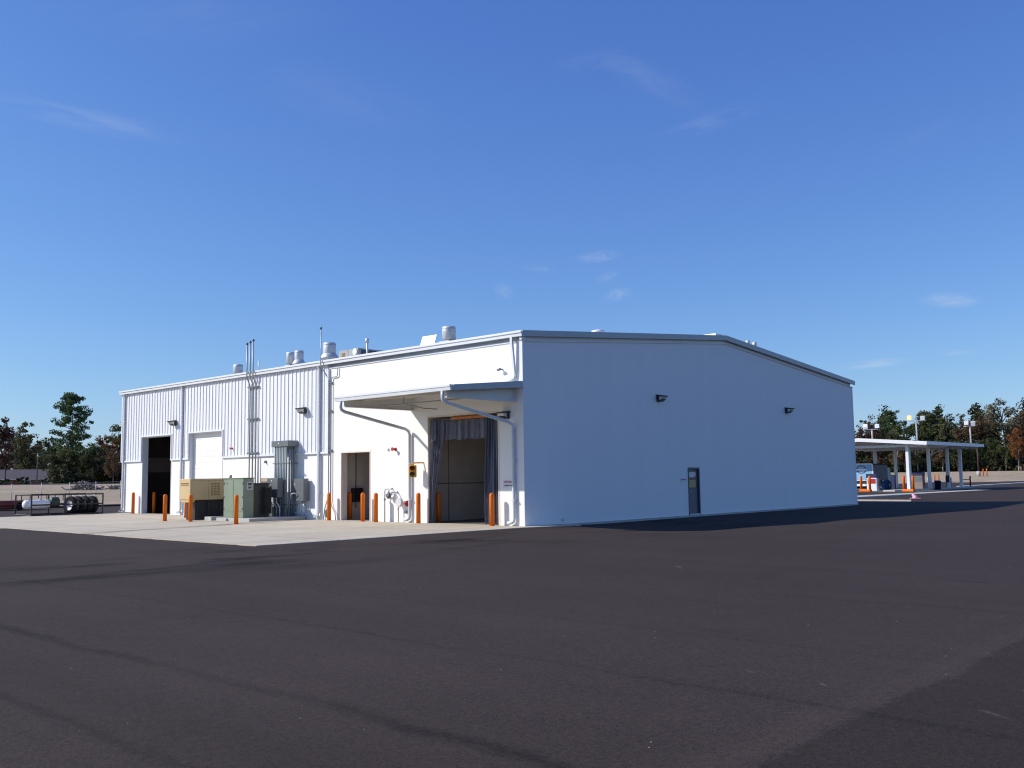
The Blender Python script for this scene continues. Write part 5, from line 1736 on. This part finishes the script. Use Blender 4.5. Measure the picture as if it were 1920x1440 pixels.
RIGHT = [
    ('maple_tree', 'round', 1, 'maroon', 1622, 789, 250, .85, 'maroon tree right beside the warehouse right corner'),
    ('pine_tree', 'pine', 13, 'pine', 1668, 776, 262, .75, 'pine rising between maroon tree and glowing lamp'),
    ('oak_tree', 'round', 6, 'olive', 1652, 806, 252, .9, 'olive tree at the foot of the right pine'),
    ('oak_tree', 'round', 7, 'oak', 1693, 790, 258, .8, 'dark tree behind the glowing lamp'),
    ('oak_tree', 'round', 8, 'oak', 1740, 780, 256, 1.0, 'dense green oak left of the canopy corner'),
    ('oak_tree', 'sparse', 14, 'oak', 1757, 763, 262, 1.25, 'highest dark oak crown over the fuel canopy corner'),
    ('oak_tree', 'round', 9, 'olive', 1775, 790, 254, .9, 'olive oak behind the right half of the canopy roof'),
    ('maple_tree', 'sparse', 15, 'grey', 1796, 776, 268, .9, 'sparse grey tree left of the rightmost floodlights'),
    ('maple_tree', 'round', 6, 'brown', 1832, 786, 252, 1.0, 'brown red tree right of the rightmost floodlights'),
    ('oak_tree', 'sparse', 16, 'olive', 1854, 756, 262, .8, 'open crowned olive tree left of the tallest sparse tree'),
    ('bare_tree', 'sparse', 29, 'grey', 1880, 751, 254, 1.15, 'tallest sparse tree with sky showing through its branches'),
    ('maple_tree', 'round', 8, 'rust', 1905, 806, 236, .85, 'orange leaved tree near the right edge of the photo'),
    ('maple_tree', 'round', 1, 'brown', 1924, 768, 262, .9, 'brown tree cut by the right edge of the photo'),
    ('young_tree', 'tall', 4, 'maroon', 1640, 836, 240, 1.3, 'low maroon young tree under the canopy left end'),
    ('young_tree', 'tall', 5, 'brown', 1676, 832, 238, 1.4, 'brown young tree with pale stems between the first columns'),
    ('young_tree', 'tall', 12, 'maroon', 1693, 840, 238, 1.3, 'reddish young tree left of the bright column'),
    ('young_tree', 'tall', 18, 'olive', 1716, 830, 240, 1.4, 'olive young tree right of the bright column'),
    ('young_tree', 'tall', 4, 'brown', 1762, 836, 240, 1.5, 'brown young tree between the middle columns'),
    ('young_tree', 'tall', 5, 'oak', 1792, 832, 240, 1.6, 'dark green young tree between the last columns'),
    ('young_tree', 'round', 7, 'oak', 1820, 826, 242, .9, 'dark green tree just beyond the canopy right end'),
    ('young_tree', 'round', 9, 'oak', 1852, 822, 242, 1.0, 'dark green bushy tree under the open crowned olive tree'),
    ('young_tree', 'round', 6, 'oak', 1880, 830, 240, .9, 'dark bushy tree at the foot of the tallest sparse tree'),
]
for nm, kd, sd, lf, px, top, d, w, lb in RIGHT:
    x, y = pz(px, d); zb = terrain(x, y)
    tree(nm, kd, sd, lf, (x, y, zb), zat(px, top, d) - zb, lb, rt.uniform(0, 6.28), 'palewood' if kd == 'tall' else 'wood', w, GR)


# woods that read as one mass behind the single trees
def woods(name, px0, px1, d0, d1, hmin, hmax, n, label, seed, leaf='wood', hfun=None):
    rng = np.random.default_rng(seed)
    C, R, K = [], [], []
    for i in range(n):
        px = rng.uniform(px0, px1); d = rng.uniform(d0, d1)
        x, y = pz(px, d)
        h = rng.uniform(hmin, hmax) * (.75 + .35 * math.sin(px * .07 + seed) + .15 * math.sin(px * .19))
        z = terrain(x, y) + h * rng.uniform(0.02, 1) ** .8
        C.append((x, y, z)); R.append(rng.uniform(.8, 1.8)); K.append(34)
    q = leaf_quads(C, R, K, .6, rng, .8)
    o = bpy.data.objects.new(name, mesh_from_quads(name, q, LEAF[leaf])); COL.objects.link(o)
    o['kind'] = 'stuff'; o['label'] = label
    return o


woods('woodland', -160, 240, 292, 312, 8, 11, 1500, 'dark mass of woodland closing the view on the left', 3)
woods('woodland', 1330, 2100, 262, 288, 11, 15.5, 4800, 'dark mass of woodland closing the view on the right', 5)
woods('underbrush', 100, 240, 208, 216, 1.5, 5.0, 300, 'dark underbrush below the pine on the left', 7, 'wood')
woods('underbrush', 1590, 2050, 240, 250, 1.0, 5.0, 420, 'dark underbrush along the edge of the right woods', 9, 'wood')
for px, d, H_, lb in ((14, 238, 2.6, 'round dark shrub before the left part of the house'), (44, 238, 3.0, 'round dark shrub before the middle of the house'), (88, 232, 2.6, 'dark shrub at the right end of the house')):
    x, y = pz(px, d); tree('round_shrub', 'shrub', 21, 'shrub', (x, y, terrain(x, y) - .2), H_, lb, px, 'wood', 1.0, 'shrubs before the house')

# scattered pale pebbles on the asphalt
pb = MB()
rp = random.Random(4)
for i in range(110):
    d = 5 + 26 * rp.random() ** 1.3; px = rp.uniform(-50, 1970); x, y = pz(px, d)
    if x > -11.2 and y > -1.2: continue
    s_ = rp.uniform(.002, .006); z = asphalt_z(x, y)
    pb.bbox(x - s_, x + s_ * rp.uniform(.6, 1.6), y - s_, y + s_, z - .003, z + s_ * .9, s_ * .5)
o = pb.build('gravel_bits', 'pebble'); o['kind'] = 'stuff'; o['label'] = 'pale bits of gravel scattered on the asphalt'
